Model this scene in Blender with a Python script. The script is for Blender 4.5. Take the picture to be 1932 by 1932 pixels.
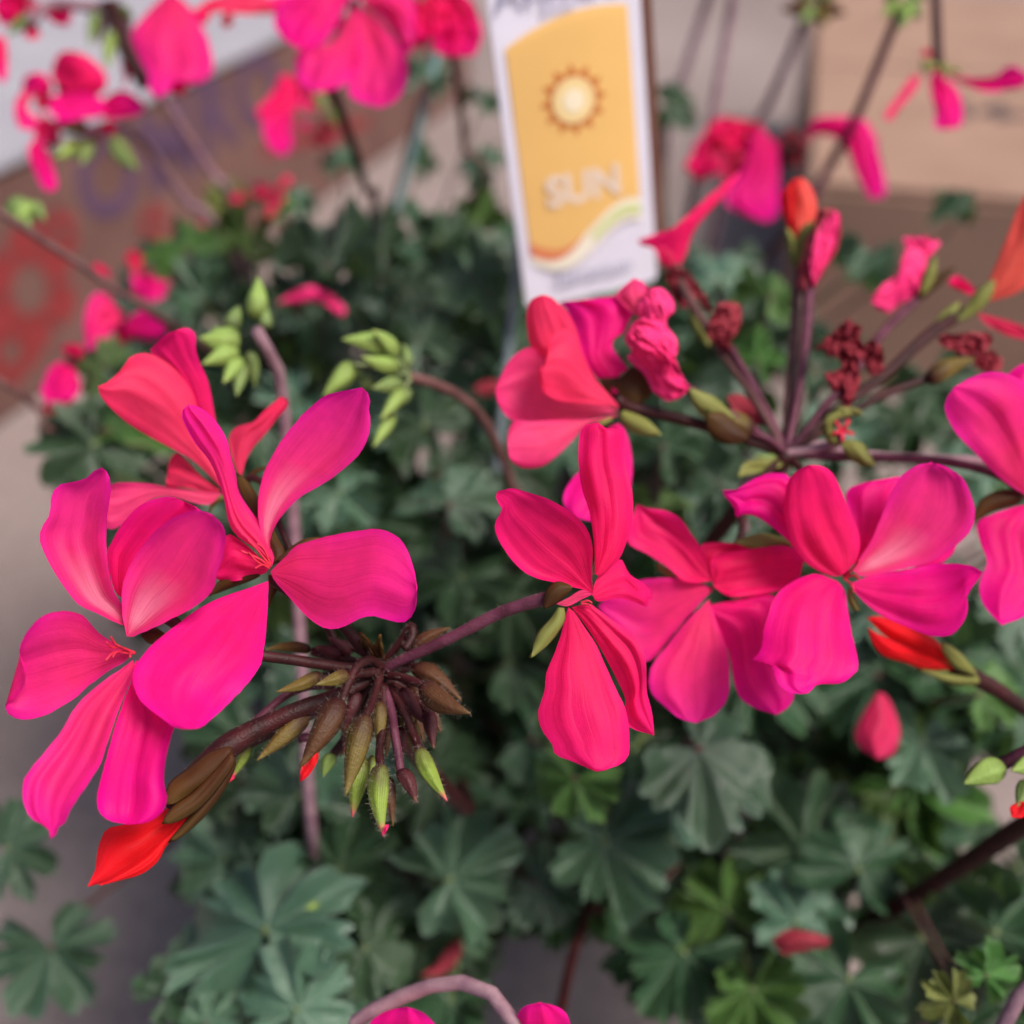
import bpy, bmesh, math, random
from mathutils import Vector, Matrix, noise

random.seed(11)
for o in list(bpy.data.objects):
    bpy.data.objects.remove(o)
scene = bpy.context.scene
COL = scene.collection
R = math.radians

# ------------------------------------------------------------------ camera
CAM = Vector((0.0, 0.0, 0.47)); PITCH = R(38.0); FOV = R(50.0); TF = math.tan(FOV / 2)
FWD = Vector((0, math.cos(PITCH), -math.sin(PITCH)))
UPV = Vector((0, math.sin(PITCH), math.cos(PITCH)))
RGT = Vector((1, 0, 0))
cd = bpy.data.cameras.new('camera'); cam = bpy.data.objects.new('camera', cd); COL.objects.link(cam)
cam.location = CAM; cam.rotation_euler = (math.pi / 2 - PITCH, 0, 0)
cd.sensor_width = 36; cd.lens = 18 / TF; cd.clip_start = 0.01; cd.clip_end = 60
cd.dof.use_dof = True; cd.dof.focus_distance = 0.170; cd.dof.aperture_fstop = cd.lens / 4.5
scene.camera = cam
cy = scene.cycles
cy.max_bounces = 6; cy.diffuse_bounces = 2; cy.glossy_bounces = 2; cy.transmission_bounces = 4; cy.use_adaptive_sampling = True; cy.adaptive_threshold = .02

# ------------------------------------------------------------------ light
SUN_EL, SUN_AZ = R(58), R(118)         # soft light, strongest from the right
w = bpy.data.worlds.new('World'); scene.world = w; w.use_nodes = True
wn = w.node_tree; bg = wn.nodes['Background']
sky = wn.nodes.new('ShaderNodeTexSky'); sky.sky_type = 'NISHITA'; sky.sun_disc = False
sky.sun_elevation = SUN_EL; sky.sun_rotation = SUN_AZ
sky.dust_density = 3.0; sky.ozone_density = 0.6; sky.air_density = 0.8
wn.links.new(sky.outputs[0], bg.inputs[0]); bg.inputs[1].default_value = 0.07
sl = bpy.data.lights.new('sun', 'SUN'); sun = bpy.data.objects.new('sun', sl); COL.objects.link(sun)
sl.energy = 2.6; sl.angle = R(22); sl.color = (1.0, 0.93, 0.86)
sd = Vector((math.sin(SUN_AZ) * math.cos(SUN_EL), math.cos(SUN_AZ) * math.cos(SUN_EL), math.sin(SUN_EL)))
sun.rotation_euler = (-sd).to_track_quat('-Z', 'Y').to_euler(); sun.location = (0, 1, 2)
vs = scene.view_settings
vs.view_transform = 'Standard'; vs.look = 'None'; vs.gamma = 1.0; vs.exposure = 1.12; vs.use_curve_mapping = False

# ------------------------------------------------------------------ pixel helpers (1932 px frame)
def P(x, y, d):
    return CAM + FWD * d + RGT * ((x - 966) / 966 * TF * d) - UPV * ((y - 966) / 966 * TF * d)
def PZ(x, y, z):                        # the point on the level z seen at a pixel
    v = P(x, y, 1.0) - CAM
    return CAM + v * ((z - CAM.z) / v.z)
def pxm(d): return TF * d / 966         # metres per pixel at depth d
CR = {'A': (0, 581.2, .3342), 'B': (0, 1097.7, .3342), 'C': (419.7, 1033.2, .30087), 'D': (871.7, 742.6, .4009),
      'E': (871.7, 484.3, .26738), 'F': (1130, 258.3, .4151), 'G': (1259.2, 807.2, .34826), 'H': (839.5, 0, .5655),
      'I': (0, 0, .50133), 'J': (0, 452, .50133), 'K': (0, 1286.3, .50133), 'L': (963.4, 1286.3, .50133),
      'Q': (0, 0, .23395), 'S': (387.4, 0, .3008), 'U': (0, 64.57, .35092), 'V': (1614.2, 0, .33405), 'M': (0, 0, 1.0)}
def cv(c, x, y):
    ox, oy, s = CR[c]; return (ox + s * x, oy + s * y)
def pts(c, s):                          # "x,y x,y *x,y": the star marks the tip
    out = []; tip = None
    for k, t in enumerate(s.split()):
        if t[0] == '*': tip = k; t = t[1:]
        x, y = t.split(','); out.append(cv(c, float(x), float(y)))
    return out, tip

# ------------------------------------------------------------------ materials
def mat(name):
    m = bpy.data.materials.new(name); m.use_nodes = True
    return m, m.node_tree.nodes, m.node_tree.links, m.node_tree.nodes['Principled BSDF']
def ramp(N, stops):
    r = N.new('ShaderNodeValToRGB'); e = r.color_ramp.elements
    while len(e) < len(stops): e.new(0.5)
    for k, (p, c) in enumerate(stops):
        e[k].position = p; e[k].color = (c if len(c) == 4 else (*c, 1)) if isinstance(c, tuple) else (c, c, c, 1)
    return r
def mix(N, L, f, a, b, mode='MIX'):
    m = N.new('ShaderNodeMix'); m.data_type = 'RGBA'; m.blend_type = mode
    for s, v in ((m.inputs[0], f), (m.inputs[6], a), (m.inputs[7], b)):
        if hasattr(v, 'links'): L.new(v, s)
        elif isinstance(v, (int, float)): s.default_value = v
        else: s.default_value = (*v, 1)
    return m.outputs[2]
def mth(N, L, op, a, b=0.0, c=None):
    m = N.new('ShaderNodeMath'); m.operation = op
    for k, v in enumerate((a, b, c)):
        if v is None: continue
        if hasattr(v, 'links'): L.new(v, m.inputs[k])
        else: m.inputs[k].default_value = v
    return m.outputs[0]
def noisetex(N, L, scale, detail=3, coord='Object', rough=.5):
    tc = N.new('ShaderNodeTexCoord'); n = N.new('ShaderNodeTexNoise')
    n.inputs['Scale'].default_value = scale; n.inputs['Detail'].default_value = detail; n.inputs['Roughness'].default_value = rough
    L.new(tc.outputs[coord], n.inputs['Vector']); return n.outputs[0]
def bump(N, L, h, bs, strength, dist):
    b = N.new('ShaderNodeBump'); b.inputs['Strength'].default_value = strength; b.inputs['Distance'].default_value = dist
    L.new(h, b.inputs['Height']); L.new(b.outputs[0], bs.inputs['Normal']); return b.outputs[0]
def uvsep(N, L):
    tc = N.new('ShaderNodeUVMap'); s = N.new('ShaderNodeSeparateXYZ'); L.new(tc.outputs[0], s.inputs[0])
    return s.outputs[0], s.outputs[1], tc.outputs[0]

def petal_mat(name, base, tip, vein, pale=0.0, trans=0.55, veinf=.55, nscale=300.0):
    m, N, L, bs = mat(name)
    u, v, uv = uvsep(N, L)
    e = mth(N, L, 'ABSOLUTE', mth(N, L, 'MULTIPLY_ADD', v, 2.0, -1.0))
    g = mth(N, L, 'ADD', mth(N, L, 'MULTIPLY', mth(N, L, 'POWER', u, 2.0), .75), mth(N, L, 'MULTIPLY', mth(N, L, 'POWER', e, 4.0), .45))
    nz = noisetex(N, L, 160, 2)
    g = mth(N, L, 'ADD', g, mth(N, L, 'MULTIPLY_ADD', nz, .5, -.25))
    g.node.use_clamp = True
    col = mix(N, L, g, base, tip)
    # veins fan out from the claw
    mp = N.new('ShaderNodeMapping'); mp.inputs['Scale'].default_value = (1.0, 22, 1); L.new(uv, mp.inputs[0])
    vn = N.new('ShaderNodeTexNoise'); vn.inputs['Scale'].default_value = 1.0; vn.inputs['Detail'].default_value = 2.5
    L.new(mp.outputs[0], vn.inputs['Vector'])
    vr = ramp(N, [(.40, 1.0), (.46, 0.0), (1.0, 0.0)]); L.new(vn.outputs[0], vr.inputs[0])
    fade = ramp(N, [(0.0, 1.0), (.45, .6), (.95, .15)]); L.new(u, fade.inputs[0])
    vf = mth(N, L, 'MULTIPLY', mth(N, L, 'MULTIPLY', vr.outputs[0], fade.outputs[0]), veinf)
    mp2 = N.new('ShaderNodeMapping'); mp2.inputs['Scale'].default_value = (3.0, 62, 1); L.new(uv, mp2.inputs[0])
    vn2 = N.new('ShaderNodeTexNoise'); vn2.inputs['Scale'].default_value = 1.0; vn2.inputs['Detail'].default_value = 3; L.new(mp2.outputs[0], vn2.inputs['Vector'])
    vr2 = ramp(N, [(.38, 1.0), (.52, 0.0)]); L.new(vn2.outputs[0], vr2.inputs[0])
    vf = mth(N, L, 'MAXIMUM', vf, mth(N, L, 'MULTIPLY', vr2.outputs[0], veinf * .28))
    mo = ramp(N, [(.3, .80), (.65, 1.0)]); L.new(noisetex(N, L, 340, 3), mo.inputs[0])
    col = mix(N, L, .6, col, mo.outputs[0], 'MULTIPLY')
    if pale:
        pr = ramp(N, [(0.03, 0.0), (.14, 1.0), (.28, .8), (.5, 0.0)]); L.new(u, pr.inputs[0])
        pc = ramp(N, [(0.0, 1.0), (.30, .75), (.62, 0.0)]); L.new(e, pc.inputs[0])
        col = mix(N, L, mth(N, L, 'MULTIPLY', mth(N, L, 'MULTIPLY', pr.outputs[0], pc.outputs[0]), pale), col, (.95, .52, .62))
    col = mix(N, L, vf, col, vein)
    L.new(col, bs.inputs['Base Color'])
    bs.inputs['Roughness'].default_value = .5; bs.inputs['Specular IOR Level'].default_value = .13
    fine = noisetex(N, L, 2600, 1)
    hh = mth(N, L, 'ADD', mth(N, L, 'MULTIPLY_ADD', vn2.outputs[0], .5, vn.outputs[0]), mth(N, L, 'MULTIPLY', fine, .35))
    nb = bump(N, L, hh, bs, .30, .00030)
    t = N.new('ShaderNodeBsdfTranslucent'); L.new(col, t.inputs[0]); L.new(nb, t.inputs['Normal'])
    ms = N.new('ShaderNodeMixShader'); ms.inputs[0].default_value = trans
    L.new(bs.outputs[0], ms.inputs[1]); L.new(t.outputs[0], ms.inputs[2])
    L.new(ms.outputs[0], N['Material Output'].inputs[0])
    return m
PM = {
    'pink':   petal_mat('petal_pink', (.93, .034, .17), (.93, .008, .38), (.62, .006, .12)),
    'pale':   petal_mat('petal_pink_pale_claw', (.93, .045, .19), (.93, .010, .38), (.62, .006, .13), pale=.42),
    'hot':    petal_mat('petal_magenta', (.93, .010, .19), (.93, .005, .36), (.60, .004, .12)),
    'coral':  petal_mat('petal_coral', (.93, .060, .165), (.92, .026, .125), (.66, .010, .05)),
    'rose':   petal_mat('petal_rose', (.93, .015, .135), (.93, .010, .215), (.56, .004, .04)),
    'red':    petal_mat('petal_red', (.85, .016, .020), (.88, .014, .035), (.5, .004, .01)),
    'soft':   petal_mat('petal_soft_pink', (.93, .085, .22), (.92, .030, .24), (.72, .03, .12)),
    'orange': petal_mat('petal_orange', (.94, .14, .10), (.92, .09, .09), (.7, .03, .04)),
    'dark':   petal_mat('petal_dark', (.80, .006, .10), (.88, .008, .30), (.5, .004, .07)),
    'wilt':   petal_mat('petal_wilted', (.24, .024, .038), (.34, .042, .06), (.08, .006, .012), trans=.2, veinf=.8),
    'dull':   petal_mat('petal_fading', (.55, .02, .085), (.62, .03, .12), (.2, .006, .03), trans=.3, veinf=.8),
    'wiltm':  petal_mat('petal_wilting_magenta', (.86, .03, .18), (.85, .05, .22), (.42, .006, .08), trans=.25, veinf=.7),
}
def stem_mat(name, c1, c2, rough=.55, scale=260, spec=.22):
    m, N, L, bs = mat(name)
    r = ramp(N, [(.35, c1), (.68, c2)]); L.new(noisetex(N, L, scale, 4), r.inputs[0])
    L.new(r.outputs[0], bs.inputs['Base Color']); bs.inputs['Roughness'].default_value = rough
    bs.inputs['Specular IOR Level'].default_value = spec
    
    bump(N, L, noisetex(N, L, 2200, 2), bs, .5, .0003); return m
SM = {'purple': stem_mat('stem_purple', (.055, .012, .024), (.105, .028, .050)),
      'maroon': stem_mat('stem_maroon', (.017, .003, .003), (.038, .006, .007)),
      'mauve': stem_mat('stem_mauve', (.16, .085, .11), (.26, .16, .18)),
      'brown': stem_mat('stem_brown', (.075, .032, .030), (.13, .060, .055)),
      'green': stem_mat('stem_green', (.09, .13, .045), (.15, .18, .08)),
      'filament': stem_mat('filament_red', (.42, .010, .03), (.58, .03, .07))}
def bud_mat(name, a, b, c):
    m, N, L, bs = mat(name)
    u, v, uv = uvsep(N, L)
    nz = noisetex(N, L, 420, 3)
    f = mth(N, L, 'ADD', u, mth(N, L, 'MULTIPLY_ADD', nz, .5, -.25))
    r = ramp(N, [(.05, a), (.42, b), (.80, b), (.97, c)]); L.new(f, r.inputs[0])
    st = N.new('ShaderNodeTexWave'); st.inputs['Scale'].default_value = 1.0
    mp = N.new('ShaderNodeMapping'); mp.inputs['Scale'].default_value = (0.0, 1.6, 1); L.new(uv, mp.inputs[0])
    L.new(mp.outputs[0], st.inputs['Vector']); st.inputs['Distortion'].default_value = .6
    st.bands_direction = 'Y'
    sr = ramp(N, [(.45, 0.0), (.95, 1.0)]); L.new(st.outputs[1], sr.inputs[0])
    col = mix(N, L, mth(N, L, 'MULTIPLY', sr.outputs[0], .3), r.outputs[0], a)
    L.new(col, bs.inputs['Base Color']); bs.inputs['Roughness'].default_value = .55
    bs.inputs['Specular IOR Level'].default_value = .18
    bump(N, L, noisetex(N, L, 1800, 2), bs, .5, .0003); return m
BM = {'brown': bud_mat('bud_brown', (.024, .005, .005), (.060, .024, .008), (.085, .045, .014)),
      'olive': bud_mat('bud_olive', (.030, .008, .006), (.105, .075, .016), (.14, .11, .03)),
      'green': bud_mat('bud_green', (.035, .008, .012), (.16, .23, .03), (.50, .09, .10)),
      'lime': bud_mat('bud_lime', (.10, .14, .032), (.19, .28, .065), (.22, .29, .075)),
      'dim': bud_mat('bud_dim_green', (.06, .08, .025), (.13, .19, .055), (.16, .2, .065)),
      'redtip': bud_mat('bud_dark', (.030, .006, .009), (.06, .014, .016), (.13, .05, .03))}
SEP = petal_mat('sepal_green', (.19, .20, .05), (.23, .24, .07), (.10, .08, .02), trans=.25)
SEPB = petal_mat('sepal_brown', (.045, .017, .006), (.10, .058, .013), (.07, .02, .012), trans=.2)

def leaf_mat(name, dark, light, vein, rough, spec):
    m, N, L, bs = mat(name)
    u, v, uv = uvsep(N, L)
    oi = N.new('ShaderNodeObjectInfo')
    r = ramp(N, [(.30, dark), (.72, light)]); L.new(noisetex(N, L, 55, 2), r.inputs[0])
    hs = N.new('ShaderNodeHueSaturation'); L.new(r.outputs[0], hs.inputs['Color'])
    L.new(mth(N, L, 'MULTIPLY_ADD', oi.outputs['Random'], .7, .65), hs.inputs['Value'])
    L.new(mth(N, L, 'MULTIPLY_ADD', oi.outputs['Random'], .05, .475), hs.inputs['Hue'])
    # radial veins on the lobe axes (v runs 0..7 across the lobes)
    d = mth(N, L, 'ABSOLUTE', mth(N, L, 'SUBTRACT', mth(N, L, 'FRACT', v), .5))
    vr = ramp(N, [(0.0, 1.0), (.07, 0.0)]); L.new(d, vr.inputs[0])
    fu = ramp(N, [(0.0, 1.0), (.9, .25)]); L.new(u, fu.inputs[0])
    col = mix(N, L, mth(N, L, 'MULTIPLY', mth(N, L, 'MULTIPLY', vr.outputs[0], fu.outputs[0]), .45), hs.outputs[0], vein)
    er = ramp(N, [(.93, 0.0), (1.0, .5)]); L.new(u, er.inputs[0])
    col = mix(N, L, er.outputs[0], col, vein)
    L.new(col, bs.inputs['Base Color']); bs.inputs['Roughness'].default_value = rough
    bs.inputs['Specular IOR Level'].default_value = spec
    
    bs.inputs['Sheen Weight'].default_value = .03; bs.inputs['Sheen Tint'].default_value = (.78, .95, .90, 1)
    bump(N, L, noisetex(N, L, 420, 1), bs, .35, .0012)
    t = N.new('ShaderNodeBsdfTranslucent'); L.new(mix(N, L, .5, col, (.16, .30, .04)), t.inputs[0])
    ms = N.new('ShaderNodeMixShader'); ms.inputs[0].default_value = .16
    L.new(bs.outputs[0], ms.inputs[1]); L.new(t.outputs[0], ms.inputs[2]); L.new(ms.outputs[0], N['Material Output'].inputs[0])
    return m
LM = {'leaf': leaf_mat('leaf_green', (.012, .040, .013), (.031, .082, .029), (.07, .12, .05), .32, .7),
      'grey': leaf_mat('leaf_grey_green', (.030, .078, .038), (.072, .150, .082), (.13, .20, .14), .30, 1.0),
      'young': leaf_mat('leaf_young', (.034, .092, .014), (.070, .15, .026), (.13, .21, .06), .42, .5),
      'pale': leaf_mat('leaf_pale_young', (.15, .20, .04), (.23, .28, .07), (.26, .29, .11), .5, .4)}

# ------------------------------------------------------------------ object helpers
WORG = {}
def add(name, verts, faces, m, parent=None, uvs=None, smooth=True, origin=None, kind=None):
    verts = [Vector(v) for v in verts]
    o0 = Vector(origin) if origin is not None else sum(verts, Vector()) / len(verts)
    me = bpy.data.meshes.new(name); me.from_pydata([v - o0 for v in verts], [], faces)
    if uvs is not None:
        l = me.uv_layers.new(name='UVMap')
        for p in me.polygons:
            for li in p.loop_indices: l.data[li].uv = uvs[me.loops[li].vertex_index]
    if smooth:
        for p in me.polygons: p.use_smooth = True
    if m: me.materials.append(m)
    ob = bpy.data.objects.new(name, me); COL.objects.link(ob)
    link(ob, o0, parent)
    if kind: ob['kind'] = kind
    return ob
def link(ob, wpos, parent):
    WORG[ob.name] = Vector(wpos)
    if parent: ob.parent = parent; ob.location = Vector(wpos) - WORG[parent.name]
    else: ob.location = wpos
def empty(name, loc):
    e = bpy.data.objects.new(name, None); COL.objects.link(e); e.empty_display_size = .02; link(e, loc, None); return e
def tag(o, label, cat, group=None):
    o['label'] = label; o['category'] = cat
    if group: o['group'] = group
    return o

def catmull(p, n):                      # resample a polyline smoothly, even arc length
    if len(p) == 2: dense = [p[0].lerp(p[1], k / 20) for k in range(21)]
    else:
        q = [p[0] * 2 - p[1]] + p + [p[-1] * 2 - p[-2]]; dense = []
        for i in range(1, len(q) - 2):
            a, b, c, d = q[i - 1], q[i], q[i + 1], q[i + 2]
            for k in range(10):
                t = k / 10
                dense.append(.5 * ((2 * b) + (c - a) * t + (2 * a - 5 * b + 4 * c - d) * t * t + (3 * b - a - 3 * c + d) * t ** 3))
        dense.append(p[-1])
    acc = [0.0]
    for a, b in zip(dense, dense[1:]): acc.append(acc[-1] + (b - a).length)
    out = []; j = 0
    for k in range(n + 1):
        s = acc[-1] * k / n
        while j < len(acc) - 2 and acc[j + 1] < s: j += 1
        seg = acc[j + 1] - acc[j]
        out.append(dense[j].lerp(dense[j + 1], 0 if seg < 1e-12 else (s - acc[j]) / seg))
    return out

def tube_mesh(wp, r0, r1, n=10, seg=None, bulge=0.0, rough=0.0):
    seg = seg or max(6, 6 * (len(wp) - 1))
    c = catmull([Vector(p) for p in wp], seg)
    V, F, U = [], [], []
    t = (c[1] - c[0]).normalized(); a = t.orthogonal().normalized()
    for i, p in enumerate(c):
        t = (c[min(i + 1, seg)] - c[max(i - 1, 0)]).normalized()
        a = (a - t * a.dot(t)).normalized(); b = t.cross(a)
        f = i / seg; r = r0 + (r1 - r0) * f
        r *= 1 + rough * noise.noise(p * 300)
        for k in range(n):
            an = 2 * math.pi * k / n
            V.append(p + (a * math.cos(an) + b * math.sin(an)) * r); U.append((f, k / n))
    for i in range(seg):
        for k in range(n):
            F.append((i * n + k, i * n + (k + 1) % n, (i + 1) * n + (k + 1) % n, (i + 1) * n + k))
    F.append(tuple(range(n))[::-1]); F.append(tuple(seg * n + k for k in range(n)))
    return V, F, U
def tube(name, wp, r0, r1, m, parent, n=10, rough=.0, seg=None, kind=None):
    V, F, U = tube_mesh(wp, r0, r1, n, seg, rough=rough)
    return add(name, V, F, m, parent, U, origin=V[0], kind=kind)
def ptube(name, c, s, ds, w0, w1, m, parent, extra=None, n=10):
    p, _ = pts(c, s); k = len(p) - 1
    if len(ds) == 2: dd = [ds[0] + (ds[1] - ds[0]) * i / k for i in range(k + 1)]
    else: dd = ds
    wp = [P(x, y, d) for (x, y), d in zip(p, dd)]
    if extra: wp += extra
    return tube(name, wp, w0 / 2 * pxm(dd[0]), w1 / 2 * pxm(dd[-1]), SM[m] if isinstance(m, str) else m, parent, n, rough=.10)

SOLID = []
def petal(name, parent, c, s, db, dt, m, tilt=0.0, cup=0.0, arch=0.0, rip=.0009, crumple=0.0, nu=26, nv=16, seed=None, thick=0):
    """petal sheet: the outline gives its edge, db/dt the depth at claw and tip; tilt, cup, arch bend it"""
    p, tip = pts(c, s)
    B = [Vector((x, y, 0)) for x, y in p]
    Lh = catmull(B[:tip + 1], nu); Rh = catmull([B[0]] + B[:tip - 1:-1], nu)
    wd = [(a - b).length for a, b in zip(Lh, Rh)]; wm = max(wd) + 1e-6
    sd_ = seed if seed is not None else random.random() * 100
    V, F, U = [], [], []
    for i in range(nu + 1):
        u = i / nu
        for j in range(nv + 1):
            v = j / nv; q = Lh[i].lerp(Rh[i], v); e = 2 * v - 1; ww = wd[i] / wm
            d = db + (dt - db) * (u ** 1.15) + tilt * e * ww + cup * (e * e - .33) * ww + arch * math.sin(math.pi * u)
            d += rip * ww * (math.sin(v * 17 + sd_) * .18 + .16 * math.sin(v * 31 + sd_ * 2 + u * 2) + noise.noise(Vector((u * 2.5, v * 4 + sd_, sd_))) * 1.3)
            d += rip * .9 * abs(e) ** 3 * u * math.sin(u * 13 + sd_ * 3 + (3 if e > 0 else 0))
            x, y = q.x, q.y
            # slight raggedness of the rim
            if 0 < i < nu and (j == 0 or j == nv):
                jit = noise.noise(Vector((u * 22, sd_, j))) * wm * .008
                x += jit; y += jit
            if crumple:
                k = Vector((u * 5 + sd_, v * 5, sd_))
                d += crumple * (noise.noise(k) + .6 * noise.noise(k * 2.3) + .7 * abs(noise.noise(k * 3.1)) + .2 * abs(noise.noise(k * 6.3)))
                x += crumple / pxm(db) * .35 * noise.noise(k * 1.7 + Vector((9, 0, 0)))
                y += crumple / pxm(db) * .35 * noise.noise(k * 1.7 + Vector((0, 9, 0)))
            V.append(P(x, y, d)); U.append((u, v))
    n = nv + 1
    for i in range(nu):
        for j in range(nv):
            if i == 0: F.append((0, (i + 1) * n + j, (i + 1) * n + j + 1)) if j >= 0 else None
            elif i == nu - 1: F.append((i * n + j, nu * n, i * n + j + 1))
            else: F.append((i * n + j, (i + 1) * n + j, (i + 1) * n + j + 1, i * n + j + 1))
    # drop the unused duplicates of the two end points
    used = sorted({k for f in F for k in f}); mp = {k: q for q, k in enumerate(used)}
    ob = add(name, [V[k] for k in used], [tuple(mp[k] for k in f) for f in F], m, parent, [U[k] for k in used], origin=V[0])
    if thick: md = ob.modifiers.new('thickness', 'SOLIDIFY'); md.thickness = thick; md.offset = 0
    return ob

def bud_mesh(b, t, wid, ridges=5):
    b, t = Vector(b), Vector(t); ax = (t - b); ln = ax.length; ax.normalize()
    a = ax.orthogonal().normalized(); c = ax.cross(a); V, F, U = [], [], []
    nr, ns = 16, 20; tw = random.random() * 6; bend = a * random.uniform(-.08, .08) * ln
    for i in range(nr + 1):
        f = i / nr
        r = wid / 2 * (math.sin(math.pi * min(1, f ** .62 * .985 + .015)) ** .75) * (1 - .25 * f)
        r = max(r, wid * .02)
        for k in range(ns):
            an = 2 * math.pi * k / ns + tw + f * .5
            rr = r * (1 + .10 * math.sin(ridges * an) * math.sin(math.pi * f) + .05 * noise.noise(Vector((f * 4, k * .5, tw))))
            V.append(b + ax * ln * f + bend * math.sin(math.pi * f) + (a * math.cos(an) + c * math.sin(an)) * rr); U.append((f, k / ns * 5))
    for i in range(nr):
        for k in range(ns): F.append((i * ns + k, i * ns + (k + 1) % ns, (i + 1) * ns + (k + 1) % ns, (i + 1) * ns + k))
    F.append(tuple(range(ns))[::-1]); F.append(tuple(nr * ns + k for k in range(ns)))
    return V, F, U
HAIR = {}
def hairs(plant, V, F, n, ln=.0009):
    hv, hf = HAIR.setdefault(plant.name, ([], []))
    V = [Vector(v) for v in V]; quads = [f for f in F if len(f) == 4]
    for _ in range(n):
        f = random.choice(quads); s, t = random.random(), random.random()
        p = V[f[0]].lerp(V[f[1]], s).lerp(V[f[3]].lerp(V[f[2]], s), t)
        nn = (V[f[1]] - V[f[0]]).cross(V[f[3]] - V[f[0]])
        if nn.length < 1e-14: continue
        nn.normalize()
        l = ln * random.uniform(.4, 1.2); sd2 = nn.orthogonal().normalized() * .000009
        tipp = p + (nn + Vector((random.uniform(-.5, .5), random.uniform(-.5, .5), random.uniform(-.6, .3)))).normalized() * l
        k = len(hv); hv += [p - sd2, p + sd2, tipp]; hf.append((k, k + 1, k + 2))
def bud(parent, plant, c, b, t, wid, db, dt, m, hair=0, name='bud'):
    bx, by = cv(c, *b); tx, ty = cv(c, *t); s = CR[c][2]
    V, F, U = bud_mesh(P(bx, by, db), P(tx, ty, dt), wid * s * pxm((db + dt) / 2))
    o = add(name, V, F, BM[m], parent, U, origin=V[0])
    if hair: hairs(plant, V, F, hair)
    return o

# leaves: lobed, toothed, pleated; a few shared meshes
def leaf_mesh(idx, young=False):
    rnd = random.Random(100 + idx); lob = 7 if idx % 3 else 5; nr, na = 12, 140; span = R(158)
    V, F, U = [Vector((0, 0, 0))], [], [(0, 3.5)]
    ph = [rnd.uniform(.78, 1.14) for _ in range(lob)]; tw = rnd.uniform(0, 9)
    lt = [rnd.uniform(-.32, .32) for _ in range(lob)]; lf = [rnd.uniform(.55, 1.35) for _ in range(lob)]; vee = rnd.uniform(-.30, .45); bend = rnd.uniform(-.35, .30); skew = rnd.uniform(-.18, .18)
    fold = rnd.uniform(.60, .95); bowl = rnd.uniform(-.22, .25)
    for i in range(1, nr + 1):
        f = i / nr
        for k in range(na + 1):
            q = k / na * lob; li = min(lob - 1, int(q)); e = abs((q - li) - .5) * 2
            th = -span + 2 * span * k / na; th += .16 * math.sin(th * 2 + tw) + skew * math.cos(th)
            r = ph[li] * (1 - .16 * e ** 2 - .26 * e ** 9) * (.80 + .20 * math.cos(th * .5))
            nxt = ph[min(lob - 1, li + 1)] if q - li > .5 else ph[max(0, li - 1)]
            r = r * (1 - .5 * e ** 9) + nxt * (1 - .42) * (.80 + .20 * math.cos(th * .5)) * .5 * e ** 9
            tooth = abs(((q * 3.0 + .3 * math.sin(q * 4 + tw)) % 1) - .5) * 2
            r *= 1 - .15 * tooth ** 1.5 * (1 - .5 * e ** 4)
            r *= 1 + .03 * noise.noise(Vector((k * .3, tw, 0)))
            rf = f * r if f < .85 else (f * r)
            if f < .85: rf = f * (r * (f / .85) + (1 - f / .85) * .9)
            x, y = rf * math.sin(th), rf * math.cos(th)
            z = fold * lf[li] * f ** 1.1 * (.55 * math.sin(math.pi * e / 2) ** 2 + .45 * e - .45) * .62 + .055 * f * f * math.cos(4 * math.pi * q + li) + bowl * f * f + .16 * f * f * noise.noise(Vector((x * 1.6, y * 1.6, tw)))
            z += .09 * f ** 3 * math.sin(th * 3 + tw) + .035 * f ** 3 * (tooth - .5)
            z += .10 * f * f * math.sin(th * (5 + idx % 3) + tw * 2) + .11 * f ** 1.5 * noise.noise(Vector((x * 4, y * 4, tw)))
            z += lt[li] * f * f * (1 - e ** 3)
            z += vee * abs(x) * f + bend * y * abs(y) * .6
            V.append(Vector((x, y, z))); U.append((f, q))
    n = na + 1
    for k in range(na): F.append((0, 1 + k + 1, 1 + k))
    for i in range(nr - 1):
        for k in range(na):
            a = 1 + i * n + k; F.append((a, a + 1, a + n + 1, a + n))
    me = bpy.data.meshes.new('leaf'); me.from_pydata(V, [], F)
    l = me.uv_layers.new(name='UVMap')
    for p in me.polygons:
        p.use_smooth = True
        for x in p.loop_indices: l.data[x].uv = U[me.loops[x].vertex_index]
    return me
LEAFM = {}
for mk in LM:
    LEAFM[mk] = []
for k in range(10):
    base = leaf_mesh(k)
    for mk in LM:
        me = base.copy(); me.name = 'leaf'; me.materials.append(LM[mk]); LEAFM[mk].append(me)
CROWN = {}
def leaf(plant, pos, rad, normal, tipdir, m, var=None, stalk=True):
    me = LEAFM[m][random.randrange(10) if var is None else var % 10]
    o = bpy.data.objects.new('leaf', me); COL.objects.link(o)
    z = Vector(normal).normalized(); y = Vector(tipdir); y = (y - z * y.dot(z)).normalized(); x = y.cross(z)
    o.rotation_mode = 'QUATERNION'
    o.rotation_quaternion = Matrix((x, y, z)).transposed().to_quaternion()
    o.scale = (rad, rad, rad); link(o, pos, plant)
    if stalk:
        c = CROWN[plant.name] + Vector((random.uniform(-.025, .025), random.uniform(-.025, .025), 0))
        a = Vector(pos); mid = a.lerp(c, .45) + Vector((0, 0, -.008)) - z * .012
        tube('leaf_stalk', [a + z * .0006, a - z * .006 - y * .004, mid, c], rad * .045, .0013, SM['green'] if random.random() < .7 else SM['brown'], plant, n=6, seg=10)
    return o
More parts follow.
